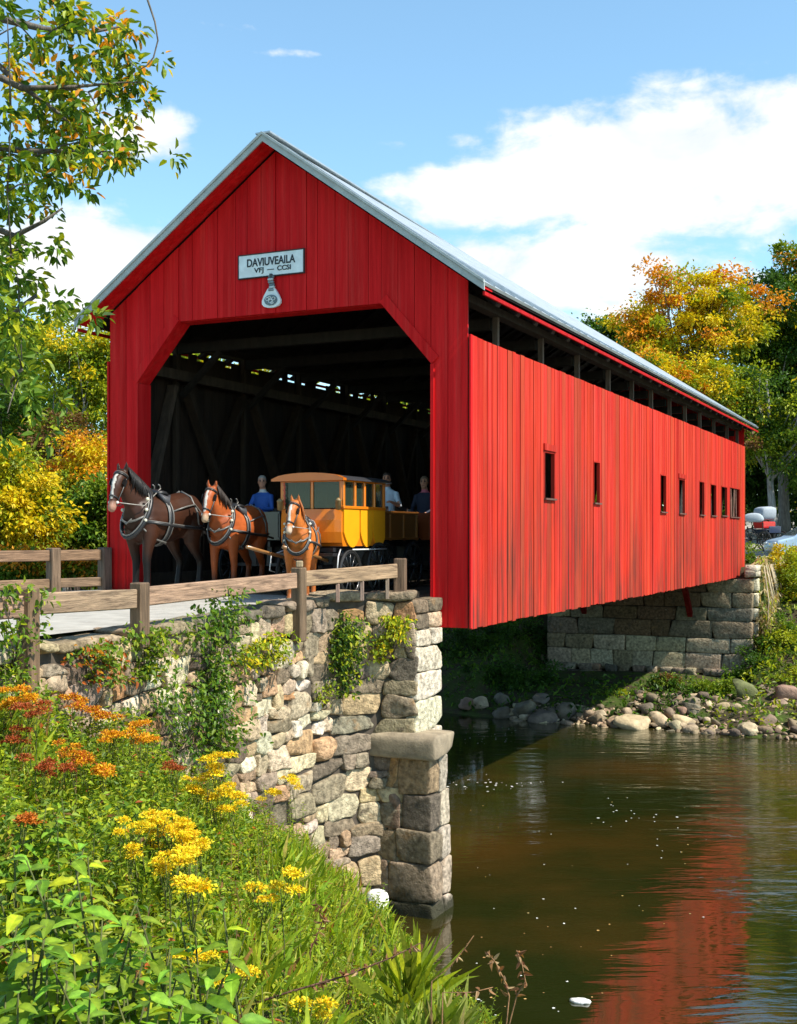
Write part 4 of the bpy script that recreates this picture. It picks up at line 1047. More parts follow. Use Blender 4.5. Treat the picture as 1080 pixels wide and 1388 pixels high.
    def hell(p, w_, h, d):
        d = (Rz @ Vector(d)).normalized(); up = d.cross(hsd); return [hp(p) + hsd * w_ * math.cos(a) + up * h * math.sin(a) for a in np.linspace(0, 6.283, 19)[:-1]]
    dv = (.47, 0, -.88)
    mb.loop(hell((1.105, 0, 1.5), .068, .1, dv), (.006, .014), 5, bk); mb.loop(hell((.925, 0, 1.83), .104, .13, dv), (.006, .015), 5, bk); mb.loop(hell((.91, 0, 1.855), .098, .125, dv), (.005, .007), 5, wh)
    for s in (-1, 1):
        mb.tube([hp((.93, s * .105, 1.8)), hp((1.03, s * .098, 1.63)), hp((1.11, s * .07, 1.47))], .011, 5, bk); mb.tube([hp((.95, s * .11, 1.79)), hp((1.045, s * .1, 1.62)), hp((1.12, s * .07, 1.46))], .006, 5, wh)
        mb.box(hp((1.0, s * .115, 1.74)), (.11, .012, .1), [list(Rz @ Vector((.5, 0, -.86))), list(hsd), list(Rz @ Vector((.86, 0, .5)))], bk, .004)
        mb.ball(hp((1.13, s * .068, 1.44)), .022, 8, 6, (.7, .68, .62)); mb.tube([hp((1.13, s * .075, 1.44)), hp((.95, s * .17, 1.42)), (.68, s * .26, 1.4), (.15, s * .1, 1.68)], .008, 5, (.3, .28, .25))
    build('bridle', mb, M['leather'], t, smooth=True)
    return t
HB = math.atan2(-UY, -UX)
def ground_on(x, y): return road_z(x, y)
def horse_at(name, label, px, d, head, scale, *a, **k):
    p = P(px, 700, d); return horse(name, label, (p.x, p.y, road_z(p.x, p.y)), head, scale, *a, **k)
horse_at('horse', 'big dark brown draft horse with black mane and white blaze standing left of the entrance', 220, 20.7, HB - .1, 1.1, (.038, .013, .006), (.008, .007, .007), yaw=.2, stride=.12, legdark=.75, muzzle=(.32, .17, .12))
horse_at('horse', 'bright bay horse with white blaze standing between the dark horse and the chestnut', 322, 21.4, HB + .04, .97, (.33, .075, .018), (.02, .013, .01), yaw=.1, stride=-.1, legdark=.45, muzzle=(.4, .28, .18))
horse_at('horse', 'small orange chestnut horse standing in front of the yellow coach', 408, 19.4, HB + .40, .82, (.46, .13, .024), (.3, .1, .03), yaw=-.3, stride=.08, legdark=.2, muzzle=(.45, .33, .24))

# ------------------------------------------------------------------ wheels and carriages
def wheel(parent, c, r, n=12, axis=(0, 1, 0), col=(.02, .02, .02)):
    mb = MB(); ax = Vector(axis); a = Vector((1, 0, 0)); b = Vector((0, 0, 1)); c = Vector(c)
    mb.loop([c + a * (r - .045) * math.cos(w_) + b * (r - .045) * math.sin(w_) for w_ in np.linspace(0, 6.283, 33)[:-1]], (.03, .024), 6, col)
    mb.tube([c - ax * .09, c + ax * .09], .06, 10, col); 
    for k in range(n):
        w_ = 2 * math.pi * k / n; mb.tube([c + (a * math.cos(w_) + b * math.sin(w_)) * .05, c + (a * math.cos(w_) + b * math.sin(w_)) * (r - .05)], [.018, .013], 6, col)
    rim = build('wheel', mb, M['paint'], parent, smooth=True)
    mb = MB(); mb.loop([c + a * (r - .012) * math.cos(w_) + b * (r - .012) * math.sin(w_) for w_ in np.linspace(0, 6.283, 33)[:-1]], (.014, .025), 6); build('tyre', mb, M['rubber'], rim, smooth=True)

YEL, ORA, BRN = (.78, .33, .01), (.62, .17, .008), (.3, .1, .02)
cl = L(-.1, 2.48); coach = thing('coach', 'yellow and orange horse-drawn coach with a dark roof at the mouth of the bridge', 'carriage', (cl.x, cl.y, road_z(cl.x, cl.y)), HB)
W2 = .60; FX, BX = .80, -.80
def sheet(mb, prof, y0, y1, col):                                   # profile in (x, z), extruded across
    mb.prism(prof, y0, y1, lambda a, b, c: (a, c, b), col)
mb = MB()
sheet(mb, [(FX - .04, .86), (FX + .02, 1.06), (FX, 1.46), (BX, 1.46), (BX - .02, 1.06), (BX + .05, .86)], -W2 + .03, W2 - .03, ORA)
for y in (-1, 1):
    # side panels: curved tails dropping to points, like petals
    for x0, x1 in ((FX - .03, .2), (.16, -.3), (-.34, BX)):
        n = 9; top = [(x0 + (x1 - x0) * i / n, 1.5) for i in range(n + 1)]
        bot = [(x1 + (x0 - x1) * i / n, .84 + .26 * (abs(i / n - .45) / .55) ** 2.2) for i in range(n + 1)]
        yy0, yy1 = sorted((y * (W2 - .035), y * (W2 + .0))); sheet(mb, top + bot, yy0, yy1, YEL)
    # belt rail and pillars
    mb.box((0, y * (W2 - .005), 1.51), (1.62, .05, .05), None, ORA, .008)
    for x in (FX - .03, .36, -.0, -.38, BX + .03): mb.box((x, y * (W2 - .02), 1.74), (.06, .06, .44), None, ORA, .01)
    mb.box((0, y * (W2 - .02), 1.955), (1.6, .06, .03), None, ORA)
# rounded front dash: lower panel bows forward
n = 10; vs = []; 
for i in range(n + 1):
    y = -W2 + .02 + (2 * W2 - .04) * i / n; bow = .1 * (1 - (2 * i / n - 1) ** 2)
    for z, dx in ((.92, .03), (1.1, .05), (1.3, .045), (1.48, .02)): vs.append((FX + bow + dx - .02, y, z))
mb.add(vs, [[i * 4 + k, (i + 1) * 4 + k, (i + 1) * 4 + k + 1, i * 4 + k + 1] for i in range(n) for k in range(3)], ORA)
vs = [(FX - .02, -W2 + .02 + (2 * W2 - .04) * i / n, 1.48) for i in range(n + 1)] + [(FX + .1 * (1 - (2 * i / n - 1) ** 2), -W2 + .02 + (2 * W2 - .04) * i / n, 1.48) for i in range(n + 1)]
mb.add(vs, [[i, i + 1, n + 2 + i, n + 1 + i] for i in range(n)], YEL)
for y in (-W2 + .05, 0, W2 - .05): mb.box((FX - .02, y, 1.73), (.05, .05, .5), None, ORA, .01)
mb.box((FX - .02, 0, 1.965), (.06, 2 * W2 - .06, .05), None, ORA, .01)
body = build('body', mb, M['paint'], coach)
mb = MB(); mb.box((FX - .02, -.29, 1.72), (.012, .5, .44)); build('windscreen', mb, M['glass'], coach)
mb = MB(); mb.box((FX - .02, .29, 1.72), (.012, .5, .44)); build('windscreen', mb, M['glass'], coach)
for y in (-1, 1):
    for x0, x1 in ((FX - .06, .39), (.33, .03), (-.03, -.35), (-.41, BX + .06)): mb = MB(); mb.box(((x0 + x1) / 2, y * (W2 - .03), 1.735), (abs(x0 - x1), .01, .4)); build('side_window', mb, M['glass'], coach)
mb = MB(); k = 10; pr = [(-W2 - .08 + (2 * W2 + .16) * i / k, 1.985 + .1 * (1 - (2 * i / k - 1) ** 2) ** .6) for i in range(k + 1)] + [(W2 + .08, 1.965), (-W2 - .08, 1.965)]
mb.prism(pr, BX - .12, FX + .05, lambda a, b, c: (c, a, b), (.05, .05, .055)); roofc = build('roof', mb, M['paint'], coach)
mb = MB(); pr2 = [(a * 1.015, b + .006) for a, b in pr[:-2]] + [(W2 + .09, 1.955), (-W2 - .09, 1.955)]; mb.prism(pr2, FX + .05, FX + .17, lambda a, b, c: (c, a, b), (.52, .12, .004)); build('roof_visor', mb, M['paint'], roofc)
mb = MB(); mb.box((0, 0, .8), (1.75, .9, .07), None, (.02, .02, .02)); mb.box((FX + .1, 0, .72), (.35, 1.1, .05), None, (.02, .02, .02)); mb.beam((.7, -.1, .5), (-.7, -.1, .5), .06, .06); mb.beam((.7, .1, .5), (-.7, .1, .5), .06, .06)
for x in (.55, -.55): mb.beam((x, -.62, .42), (x, .62, .42), .05, .05); mb.loft([((x, -.4, .45), .1, .02), ((x, -.4, .6), .16, .02), ((x, -.4, .78), .06, .02)], n=8); mb.loft([((x, .4, .45), .1, .02), ((x, .4, .6), .16, .02), ((x, .4, .78), .06, .02)], n=8)
build('chassis', mb, M['black'], coach)
mb = MB()
for s in (-1, 1):
    mb.tube([(FX - .1, s * .5, .82), (FX + .25, s * .64, .7), (FX + .3, s * .64, .45), (FX + .12, s * .64, .42)], .012, 6, (.6, .6, .6)); mb.tube([(BX, s * .62, .8), (.5, s * .62, .8)], .014, 6, (.6, .6, .58))
build('step_irons', mb, M['leather'], coach, smooth=True)
for x, r in ((.55, .4), (-.55, .46)):
    for y in (-.6, .6): wheel(coach, (x, y, r), r)
mb = MB(); mb.ball((FX + .14, -.3, 1.27), (.03, .09, .09), 12, 8, (.6, .55, .45))
for k in range(5): mb.ball((FX + .15 + .006 * k, -.22 + .075 * math.cos(k * 1.25), 1.23 + .06 * math.sin(k * 1.25)), .035, 8, 6, ((.65, .6, .5), (.1, .08, .06))[k % 2])
build('crest_ornament', mb, M['leather'], coach, smooth=True)
for s in (-1, 1):
    mb = MB(); c = (FX + .1, s * (W2 - .04), 1.56); mb.lathe([(.0, -.1), (.045, -.09), (.05, .05), (.06, .06), (.02, .1), (0, .11)], c, n=12, col=(.2, .13, .05)); build('carriage_lamp', mb, M['leather'], coach, smooth=True)
mb = MB()
for k in range(14):
    u = k / 13; mb.ball((FX + .02 + .012, -W2 + .09 + .012 * math.sin(k * 1.9), 1.56 + .36 * u), (.008, .017, .014), 6, 5, (.5, .02, .015))
build('painted_scroll', mb, M['paint'], coach)
for s in (-1, 1):
    mb = MB(); mb.tube([(FX, s * .3, .62), (FX + .8, s * .36, .75), (FX + 1.5, s * .33, .86)], .03, 8, (.25, .12, .04)); build('shaft', mb, M['paint'], coach, smooth=True)

def wagon(name, label, s, t, ln, wd, col, z0=.95, z1=1.5, cat='carriage'):
    c = L(s, t); w_ = thing(name, label, cat, (c.x, c.y, .0), HB)
    mb = MB(); hx, hy = ln / 2, wd / 2
    for y in (-hy, hy):
        mb.box((0, y, (z0 + z1) / 2), (ln, .03, z1 - z0), None, col)
        for x in np.linspace(-hx + .03, hx - .03, 4): mb.box((x, y * 1.03, (z0 + z1) / 2), (.06, .035, z1 - z0 + .02), None, tuple(1.3 * k for k in col), .006)
        for z in (z0 + .03, z1 - .02): mb.box((0, y * 1.035, z), (ln + .04, .04, .055), None, tuple(1.25 * k for k in col), .006)
    for x in (-hx, hx): mb.box((x, 0, (z0 + z1) / 2), (.03, wd, z1 - z0), None, col)
    mb.box((0, 0, z0 + .02), (ln, wd - .04, .04), None, col); build('body', mb, M['paint'], w_)
    for x in (-.45 * hx, .5 * hx):
        mb = MB(); mb.box((x, 0, z0 + .26), (.36, wd - .1, .05), None, (.04, .025, .02), .01); mb.box((x - .2, 0, z0 + .48), (.05, wd - .1, .34), None, (.04, .025, .02), .01); build('bench', mb, M['leather'], w_)
    mb = MB(); mb.box((0, 0, z0 - .08), (ln * .9, wd * .6, .1)); 
    for x in (-hx * .65, hx * .65): mb.beam((x, -hy - .08, .46), (x, hy + .08, .46), .06, .06); mb.box((x, 0, .66), (.1, wd * .5, .34))
    build('chassis', mb, M['black'], w_)
    for x in (-hx * .65, hx * .65):
        for y in (-hy - .07, hy + .07): wheel(w_, (x, y, .46), .46, 10)
    return w_
wg = wagon('wagon', 'brown open passenger wagon with a person in a pale shirt behind the coach', 2.55, 3.15, 1.9, 1.25, (.36, .13, .025))
wg2 = wagon('wagon', 'reddish open wagon deep in the shade beside the right doorpost of the bridge', 4.7, 3.0, 1.7, 1.2, (.30, .07, .02))
wg3 = wagon('wagon', 'black cart in the dark between the bay horse and the coach', 2.5, 5.25, 1.7, 1.2, (.03, .03, .035), cat='cart')

# ------------------------------------------------------------------ people (seated)
def person(label, loc, head, shirt, trousers, skin=(.55, .25, .15), hair=(.05, .035, .025), turn=0.0, hat=None, arms='lap', collar=None, scale=1.0, extra=None):
    t = thing('person', label, 'person', loc, head, None, scale); mb = MB()
    mb.loft([((-.02, 0, .0), .14, .1), ((0, 0, .06), .175, .125), ((.0, 0, .2), .16, .115), ((.0, 0, .36), .175, .12), ((-.01, 0, .48), .2, .115), ((-.02, 0, .555), .165, .085), ((-.015, 0, .60), .075, .065), ((0, 0, .69), .056, .06)], side=(0, 1, 0), n=16)
    Rt = Matrix.Rotation(turn, 4, 'Z'); hc = Vector((.015, 0, .79))
    def hp(x, y, z): return hc + Rt @ Vector((x, y, z))
    mb.loft([(hp(.02, 0, -.13), .035, .035), (hp(.03, 0, -.1), .058, .07), (hp(.015, 0, -.05), .068, .088), (hp(.005, 0, .01), .076, .098), (hp(-.005, 0, .06), .075, .095), (hp(-.01, 0, .1), .055, .07), (hp(-.01, 0, .12), .02, .025)], side=Rt @ Vector((0, 1, 0)), n=16)
    mb.loft([(hp(.095, 0, .02), .01, .008), (hp(.118, 0, -.02), .016, .014), (hp(.1, 0, -.04), .014, .008)], side=Rt @ Vector((0, 1, 0)), n=8)
    for s in (-1, 1):
        mb.ball(hp(.0, s * .078, -.01), (.018, .012, .03), 8, 6)
        mb.loft([((0, s * .09, .03), .085, .085), ((.18, s * .11, .06), .085, .08), ((.42, s * .12, .06), .062, .062), ((.48, s * .12, .03), .058, .058), ((.47, s * .12, -.1), .058, .062), ((.44, s * .12, -.3), .042, .045), ((.45, s * .12, -.37), .045, .05)], side=(0, 1, 0), n=12)
        mb.loft([((.41, s * .12, -.39), .04, .03), ((.5, s * .12, -.4), .047, .04), ((.6, s * .125, -.41), .045, .03), ((.66, s * .125, -.415), .03, .018)], side=(0, 1, 0), n=10)
        if arms == 'reins' : el, wr = Vector((.08, s * .27, .24)), Vector((.34, s * .12, .24))
        elif arms == 'rail': el, wr = Vector((.1, s * .3, .26)), Vector((.3, s * .22, .32))
        else: el, wr = Vector((.02, s * .265, .24)), Vector((.25, s * .14, .14))
        sh = Vector((-.01, s * .185, .5)); mb.loft([(sh + Vector((0, -s * .05, 0)), .06, .06), (sh, .062, .06), (sh.lerp(el, .5), .052, .05), (el, .045, .044), (el.lerp(wr, .4), .043, .04), (wr, .028, .03)], side=(.3, .2, .9), n=12)
        d = (wr - el).normalized(); sd = Vector((0, 0, 1)).cross(d).normalized() * s
        mb.loft([(wr - d * .01, .022, .026), (wr + d * .04, .04, .02), (wr + d * .085, .042, .017), (wr + d * .1, .03, .014)], side=sd, n=10)
        for k, (o, ln) in enumerate(((-.03, .06), (-.01, .072), (.01, .068), (.03, .052))):
            b = wr + d * .085 + sd * o; mb.tube([b, b + d * ln * .55 + Vector((0, 0, -.008)), b + d * ln * .85 + Vector((0, 0, -.032)), b + d * ln * .7 + Vector((0, 0, -.05))], [.011, .0105, .0095, .008], 6)
        b = wr + d * .035 - sd * .03; mb.tube([b, b - sd * .025 + d * .03, b - sd * .02 + d * .06], [.013, .012, .009], 6)
    def colf(co):
        c = np.empty_like(co); c[:] = shirt
        hh = co[:, 2] > .635; c[hh] = skin
        leg = (co[:, 2] < .09) & ~((np.abs(co[:, 1]) > .2)); c[leg] = trousers
        c[(co[:, 0] > .4) & (co[:, 2] < .13) & (co[:, 2] > -.36)] = trousers
        c[co[:, 2] < -.355] = (.03, .025, .02)
        for s in (-1, 1):
            wr = Vector((.34, s * .12, .24)) if arms == 'reins' else Vector((.3, s * .22, .32)) if arms == 'rail' else Vector((.25, s * .14, .14))
            el = Vector((.08, s * .27, .24)) if arms == 'reins' else Vector((.1, s * .3, .26)) if arms == 'rail' else Vector((.02, s * .265, .24))
            d = np.array((wr - el).normalized()); q = co - np.array(wr); al = q @ d; rad = np.linalg.norm(q - al[:, None] * d, axis=1); c[(al > (-.0 if not extra else -.2)) & (al < .2) & (rad < .09)] = skin
        if collar is not None: c[(co[:, 2] > .575) & (co[:, 2] < .64)] = collar
        hl = (co - np.array(hc)) @ np.array(Rt.to_3x3())
        for s in (-1, 1):
            e = np.linalg.norm(hl - np.array((.088, s * .034, .015)), axis=1); c[e < .019] = (.03, .02, .02); e = np.linalg.norm((hl - np.array((.085, s * .036, .046))) * [1, .6, 2], axis=1); c[e < .017] = np.array(hair) * .8
        m_ = (np.abs(hl[:, 1]) < .028) & (np.abs(hl[:, 2] + .068) < .008) & (hl[:, 0] > .05); c[m_] = (.3, .1, .09)
        return c
    V, fs, cc_ = remeshed(mb, .011, 3, colf); build('body', (V, fs, cc_), M['skin'], t, smooth=True)
    mb = MB(); mb.loft([(hp(-.055, 0, -.075), .05, .04), (hp(-.042, 0, -.02), .081, .075), (hp(-.016, 0, .05), .085, .098), (hp(.0, 0, .095), .073, .093), (hp(.0, 0, .13), .035, .045)], side=Rt @ Vector((0, 1, 0)), n=14, col=hair); build('hair', mb, M['hair'], t, smooth=True)
    if hat:
        mb = MB(); c = hp(-.005, 0, .085); mb.lathe([(.0, .1), (.05, .095), (.085, .06), (.095, .0), (.098, -.02)], c, n=18, col=hat); mb.lathe([(.095, -.012), (.15, -.02), (.15, -.03), (.095, -.03)], c + Rt @ Vector((.035, 0, 0)), n=18, col=hat); build('cap', mb, M['skin'], t, smooth=True)
    return t
def seat(wgn, x, y, z): 
    p = XF[wgn.name] @ Vector((x, y, z)); return tuple(p)
person('person in a pale blue-white shirt with crossbody strap sitting in the brown wagon', seat(wg, -.25, .3, 1.36), HB + .1, (.55, .62, .68), (.05, .06, .09), (.55, .25, .15), (.06, .04, .03), turn=.25, arms='rail', extra=True)
person('person in dark clothes with a pink scarf sitting in the reddish wagon by the doorpost', seat(wg2, .3, .25, 1.36), HB, (.03, .035, .06), (.03, .03, .04), (.58, .28, .18), (.2, .14, .09), turn=.2, collar=(.6, .15, .2))
person('person in a royal blue coat with grey hair sitting in the black cart', seat(wg3, .3, -.1, 1.33), HB, (.03, .1, .36), (.02, .03, .08), (.55, .26, .16), (.3, .28, .25), turn=.5, collar=(.55, .55, .52), arms='reins')
person('person in a red cap and dark jacket sitting at the back of the black cart', seat(wg3, -.45, .25, 1.33), HB, (.03, .03, .06), (.02, .02, .03), (.45, .22, .17), (.05, .04, .03), turn=.2, hat=(.3, .02, .02))
person('person in a white cap sitting inside the yellow coach behind the windscreen', tuple(XF[coach.name] @ Vector((.12, -.2, 1.04))), HB, (.12, .12, .14), (.04, .04, .05), (.45, .28, .2), (.3, .28, .25), hat=(.6, .58, .5), scale=.92)

# ------------------------------------------------------------------ beyond the far end: a buggy and a parked car
bg0 = P(1036, 745, 52); zg = gh(bg0.x, bg0.y)
bgy = thing('buggy', 'small buggy with a pale grey rounded hood and red seat parked beyond the far end', 'buggy', (bg0.x, bg0.y, .35), HB + .9)
def bp(name, mb, m_, sm=True): return build(name, mb, m_, bgy, smooth=sm)
mb = MB(); block(mb, (0, 0, 1.6), ((1, 0, 0), (0, 1, 0), (0, 0, 1)), (.36, .42, .3), 4, .06, 1.5, (.33, .36, .4), CS6); bp('hood', mb, M['skin'])
mb = MB(); mb.box((0, 0, 1.12), (.6, .74, .3), None, (.5, .02, .02), .04); mb.box((-.28, 0, 1.28), (.1, .74, .4), None, (.45, .02, .02), .03); bp('seat', mb, M['paint'], False)
mb = MB(); mb.box((.05, 0, .85), (.9, .7, .2), None, (.03, .04, .07), .03); mb.box((.62, 0, .92), (.05, .68, .3), None, (.03, .04, .08), .02); bp('body', mb, M['paint'], False)
mb = MB()
for s in (-1, 1): mb.tube([(-.3, s * .38, .9), (-.34, s * .44, 1.3), (-.3, s * .46, 1.6)], .018, 6); mb.tube([(.3, s * .38, .9), (.36, s * .44, 1.3), (.3, s * .46, 1.6)], .018, 6)
mb.beam((-.35, -.5, .5), (-.35, .5, .5), .05, .05); mb.beam((.5, -.5, .5), (.5, .5, .5), .05, .05); mb.beam((-.4, 0, .66), (.6, 0, .66), .1, .2); bp('frame', mb, M['black'], False)
for x, r in ((-.35, .5), (.5, .44)):
    for y in (-.5, .5): wheel(bgy, (x, y, r), r, 10)
mb = MB(); q = P(1021, 702, 51.6); block(mb, q, ((.97, -.25, .08), (.25, .97, 0), (-.08, 0, 1)), (.42, .12, .2), 2.6, .1, 1.2, (.36, .4, .43), CS6); build('side_apron', mb, M['skin'], bgy, world=True, smooth=True)
cp = P(1112, 752, 50)
car = thing('parked_car', 'pale blue car half out of the picture behind the bushes at the right edge', 'car', (cp.x, cp.y, -.05), math.pi)
mb = MB(); prof = [(-2.1, .42), (-2.1, .78), (-1.95, .92), (-1.2, 1.0), (-.6, 1.42), (.7, 1.46), (1.4, 1.02), (2.05, .86), (2.15, .62), (2.1, .38), (1.75, .3), (-1.8, .3)]
for ks, (w_, cl_) in enumerate(((.84, (.35, .48, .62)),)): mb.prism(prof, -w_, w_, lambda a, b, c: (a, c, b), cl_)
carb = build('body', mb, M['paint'], car)
bm_ = carb.modifiers.new('b', 'BEVEL'); bm_.width = .09; bm_.segments = 3; bm_.limit_method = 'ANGLE'
mb = MB(); mb.prism([(-1.1, 1.03), (-.62, 1.36), (.1, 1.38), (.1, 1.03)], -.855, .855, lambda a, b, c: (a, c, b)); mb.prism([(.18, 1.03), (.18, 1.38), (.66, 1.36), (1.25, 1.03)], -.855, .855, lambda a, b, c: (a, c, b)); build('side_glass', mb, M['glass'], car)
mb = MB(); mb.add([(1.32, -.72, 1.075), (1.32, .72, 1.075), (.78, .66, 1.425), (.78, -.66, 1.425)], [[0, 1, 2, 3]]); mb.add([(-1.2, -.72, 1.02), (-1.2, .72, 1.02), (-.66, .66, 1.41), (-.66, -.66, 1.41)], [[3, 2, 1, 0]]); build('windscreen', mb, M['glass'], car)
for x in (-1.3, 1.35):
    for y in (-.8, .8):
        mb = MB(); mb.lathe([(0, -.1), (.3, -.1), (.33, -.06), (.33, .06), (.3, .1), (0, .1)], (x, y, .33), (0, 1, 0), 24); wh_ = build('wheel', mb, M['rubber'], car, smooth=True)
        mb = MB(); mb.lathe([(0, -.11), (.2, -.105), (.2, .105), (0, .11)], (x, y, .33), (0, 1, 0), 20, (.5, .5, .52)); build('rim', mb, M['leather'], wh_)
for y in (-.6, .6): mb = MB(); mb.box((2.1, y, .74), (.1, .3, .12), None, (.75, .75, .72), .02); build('headlight', mb, M['leather'], car)
# ------------------------------------------------------------------ foliage
def unit(a): return a / np.maximum(np.linalg.norm(a, axis=1, keepdims=True), 1e-9)
def leaf_geo(pos, axis, nrm, ln, wd, col, kind=4, fold=.25, droop=.15):
    n = len(pos); axis = unit(axis); sd = unit(np.cross(nrm, axis)); nr = np.cross(axis, sd)
    ln = np.broadcast_to(ln, (n,))[:, None]; wd = np.broadcast_to(wd, (n,))[:, None]
    if kind == 4:
        V = np.stack([pos, pos + axis * ln * .45 + sd * wd * .5 + nr * wd * fold, pos + axis * ln - nr * ln * droop, pos + axis * ln * .45 - sd * wd * .5 + nr * wd * fold], 1).reshape(-1, 3)
        Fc = np.arange(n * 4).reshape(n, 4); k = 4
    elif kind == 3:      # grass blade
        V = np.stack([pos - sd * wd * .5, pos + sd * wd * .5, pos + axis * ln * .6 + sd * wd * .4 - nr * ln * droop * .3, pos + axis * ln - nr * ln * droop], 1).reshape(-1, 3)
        Fc = np.arange(n * 4).reshape(n, 4); k = 4
    elif kind == 15:     # broad leaf: midrib and two curved halves
        rows = [(0, .03), (.2, .40), (.45, .5), (.75, .3), (1.0, .015)]; vs = []
        for u, w_ in rows:
            m_ = pos + axis * ln * u - nr * ln * droop * 1.6 * u * u
            vs += [m_ + sd * wd * w_ + nr * wd * fold * 2 * w_, m_, m_ - sd * wd * w_ + nr * wd * fold * 2 * w_]
        V = np.stack(vs, 1).reshape(-1, 3); a = np.arange(n)[:, None] * 15
        Fc = np.concatenate([a + np.array([[3 * i + j, 3 * i + j + 1, 3 * i + j + 4, 3 * i + j + 3]]) for i in range(4) for j in range(2)])
        C = np.repeat(col, 15, axis=0).reshape(n, 15, 3).copy(); C[:, 1::3] *= 1.35; C[:, 0:3] *= .9
        return V, Fc, np.clip(C.reshape(-1, 3), 0, .8)
    else:
        V = np.stack([pos, pos + axis * ln * .28 + sd * wd * .46 + nr * wd * fold, pos + axis * ln * .66 + sd * wd * .36 + nr * wd * fold * .8 - nr * ln * droop * .4, pos + axis * ln - nr * ln * droop,
                      pos + axis * ln * .66 - sd * wd * .36 + nr * wd * fold * .8 - nr * ln * droop * .4, pos + axis * ln * .28 - sd * wd * .46 + nr * wd * fold], 1).reshape(-1, 3)
        a = np.arange(n)[:, None] * 6; Fc = np.concatenate([a + np.array([[0, 1, 2, 3]]), a + np.array([[0, 3, 4, 5]])]); k = 6
    return V, Fc, np.repeat(col, k, axis=0)
def cat_geo(gs):
    V, Fc, C = [], [], []; o = 0
    for v, f, c in gs: V.append(v); Fc.append(f + o); C.append(c); o += len(v)
    return np.concatenate(V), np.concatenate(Fc), np.concatenate(C)
def pick(pal, n):
    cs = np.array([p[0] for p in pal]); w_ = np.array([p[1] for p in pal], float); return cs[rng.choice(len(pal), n, p=w_ / w_.sum())]
def jitc(c, v=.2):
    k = rng.uniform(1 - v, 1 + v, (len(c), 1)); return np.clip(c * k * rng.uniform(.93, 1.07, c.shape), 0, .8)

G1, G2, G3, G4 = (.05, .115, .012), (.095, .18, .013), (.17, .24, .016), (.026, .066, .01)
YG, YE, OR, RU, BR = (.32, .36, .014), (.64, .5, .014), (.62, .26, .014), (.36, .09, .015), (.17, .09, .03)

def blob(px, py, d, rx, ry, rd=None):
    c = P(px, py, d); k = d / F; return (c.x, c.y, c.z, rx * k, (rd if rd else (rx + ry) * .5 * k), ry * k)

def crown_geo(blobs, n_clump, per, csig, size, pal, kind=4, hang=.3, top_pal=None, patch=1.0, shell=.45, aspect=.6):
    w_ = np.array([b[3] * b[4] * b[5] for b in blobs]) ** .75; ch = rng.choice(len(blobs), n_clump, p=w_ / w_.sum()); B = np.array(blobs)[ch]
    d = unit(rng.normal(size=(n_clump, 3))); r = rng.uniform(shell ** 3, 1, (n_clump, 1)) ** (1 / 3)
    th = np.arctan2(d[:, 1], d[:, 0]); lob = 1 + .32 * np.sin(3 * th + ch * 1.7) * np.cos(4 * d[:, 2] + ch) + .2 * np.sin(7 * th - ch + 5 * d[:, 2])
    cen = B[:, :3] + d * r * B[:, 3:6] * lob[:, None]
    cp = pick(pal, n_clump)
    if top_pal is not None:
        zt = np.array([b[2] + b[5] for b in blobs]).max(); zb = np.array([b[2] - b[5] for b in blobs]).min()
        pr = np.clip((cen[:, 2] - zb) / (zt - zb) * 1.2 - .1 + .45 * np.sin(cen[:, 0] * patch + 1.3) * np.cos(cen[:, 2] * patch * .8 + cen[:, 1]), 0, 1)
        m_ = rng.uniform(size=n_clump) < pr; cp[m_] = pick(top_pal, n_clump)[m_]
    cs = csig * .8 * rng.uniform(.5, 1.3, n_clump)
    idx = np.repeat(np.arange(n_clump), per); n = len(idx)
    off = rng.normal(size=(n, 3)) * np.array([1, 1, .62]) * cs[idx][:, None] * .62
    pos = cen[idx] + off
    ax = unit(off) * .7 + d[idx] * .4 + rng.normal(size=(n, 3)) * .55 + np.array([0, 0, -hang])
    nr = rng.normal(size=(n, 3)) * .65 + np.array([0, 0, .9]) + unit(off) * .3
    col = jitc(cp[idx], .24)
    ln = size * rng.uniform(.6, 1.3, n)
    return leaf_geo(pos, ax, nr, ln, ln * aspect, col, kind), cen

def branchy(mb, base, top, r0, targets, r1=.03, col=(.11, .085, .065), start=.35, n=8):
    base = Vector(base); top = Vector(top); k = 10; pts = []; ph = random.uniform(0, 6)
    for i in range(k + 1):
        u = i / k; pts.append(base.lerp(top, u) + Vector((math.sin(u * 5 + ph), math.cos(u * 4 + ph), 0)) * r0 * .8 * u)
    rr = [r0 * (1.35 if i == 0 else 1) * (1 - .78 * i / k) for i in range(k + 1)]
    mb.tube(pts, rr, n, col)
    for tg in targets:
        tg = Vector(tg); u = min(.95, max(start, start + (1 - start) * ((tg.z - base.z) / max(.1, top.z - base.z) - start) * .9 - .12)); i = u * k; a = pts[int(i)].lerp(pts[min(k, int(i) + 1)], i - int(i)); ra = r0 * (1 - .78 * u) * .55
        md = a.lerp(tg, .5) + Vector((random.uniform(-.1, .1), random.uniform(-.1, .1), -.06 + random.uniform(-.03, .1))) * (tg - a).length
        mb.tube([a, a.lerp(md, .5) , md, md.lerp(tg, .6), tg], [ra, ra * .8, ra * .6, ra * .4, max(.008, ra * .15)], 6, col)

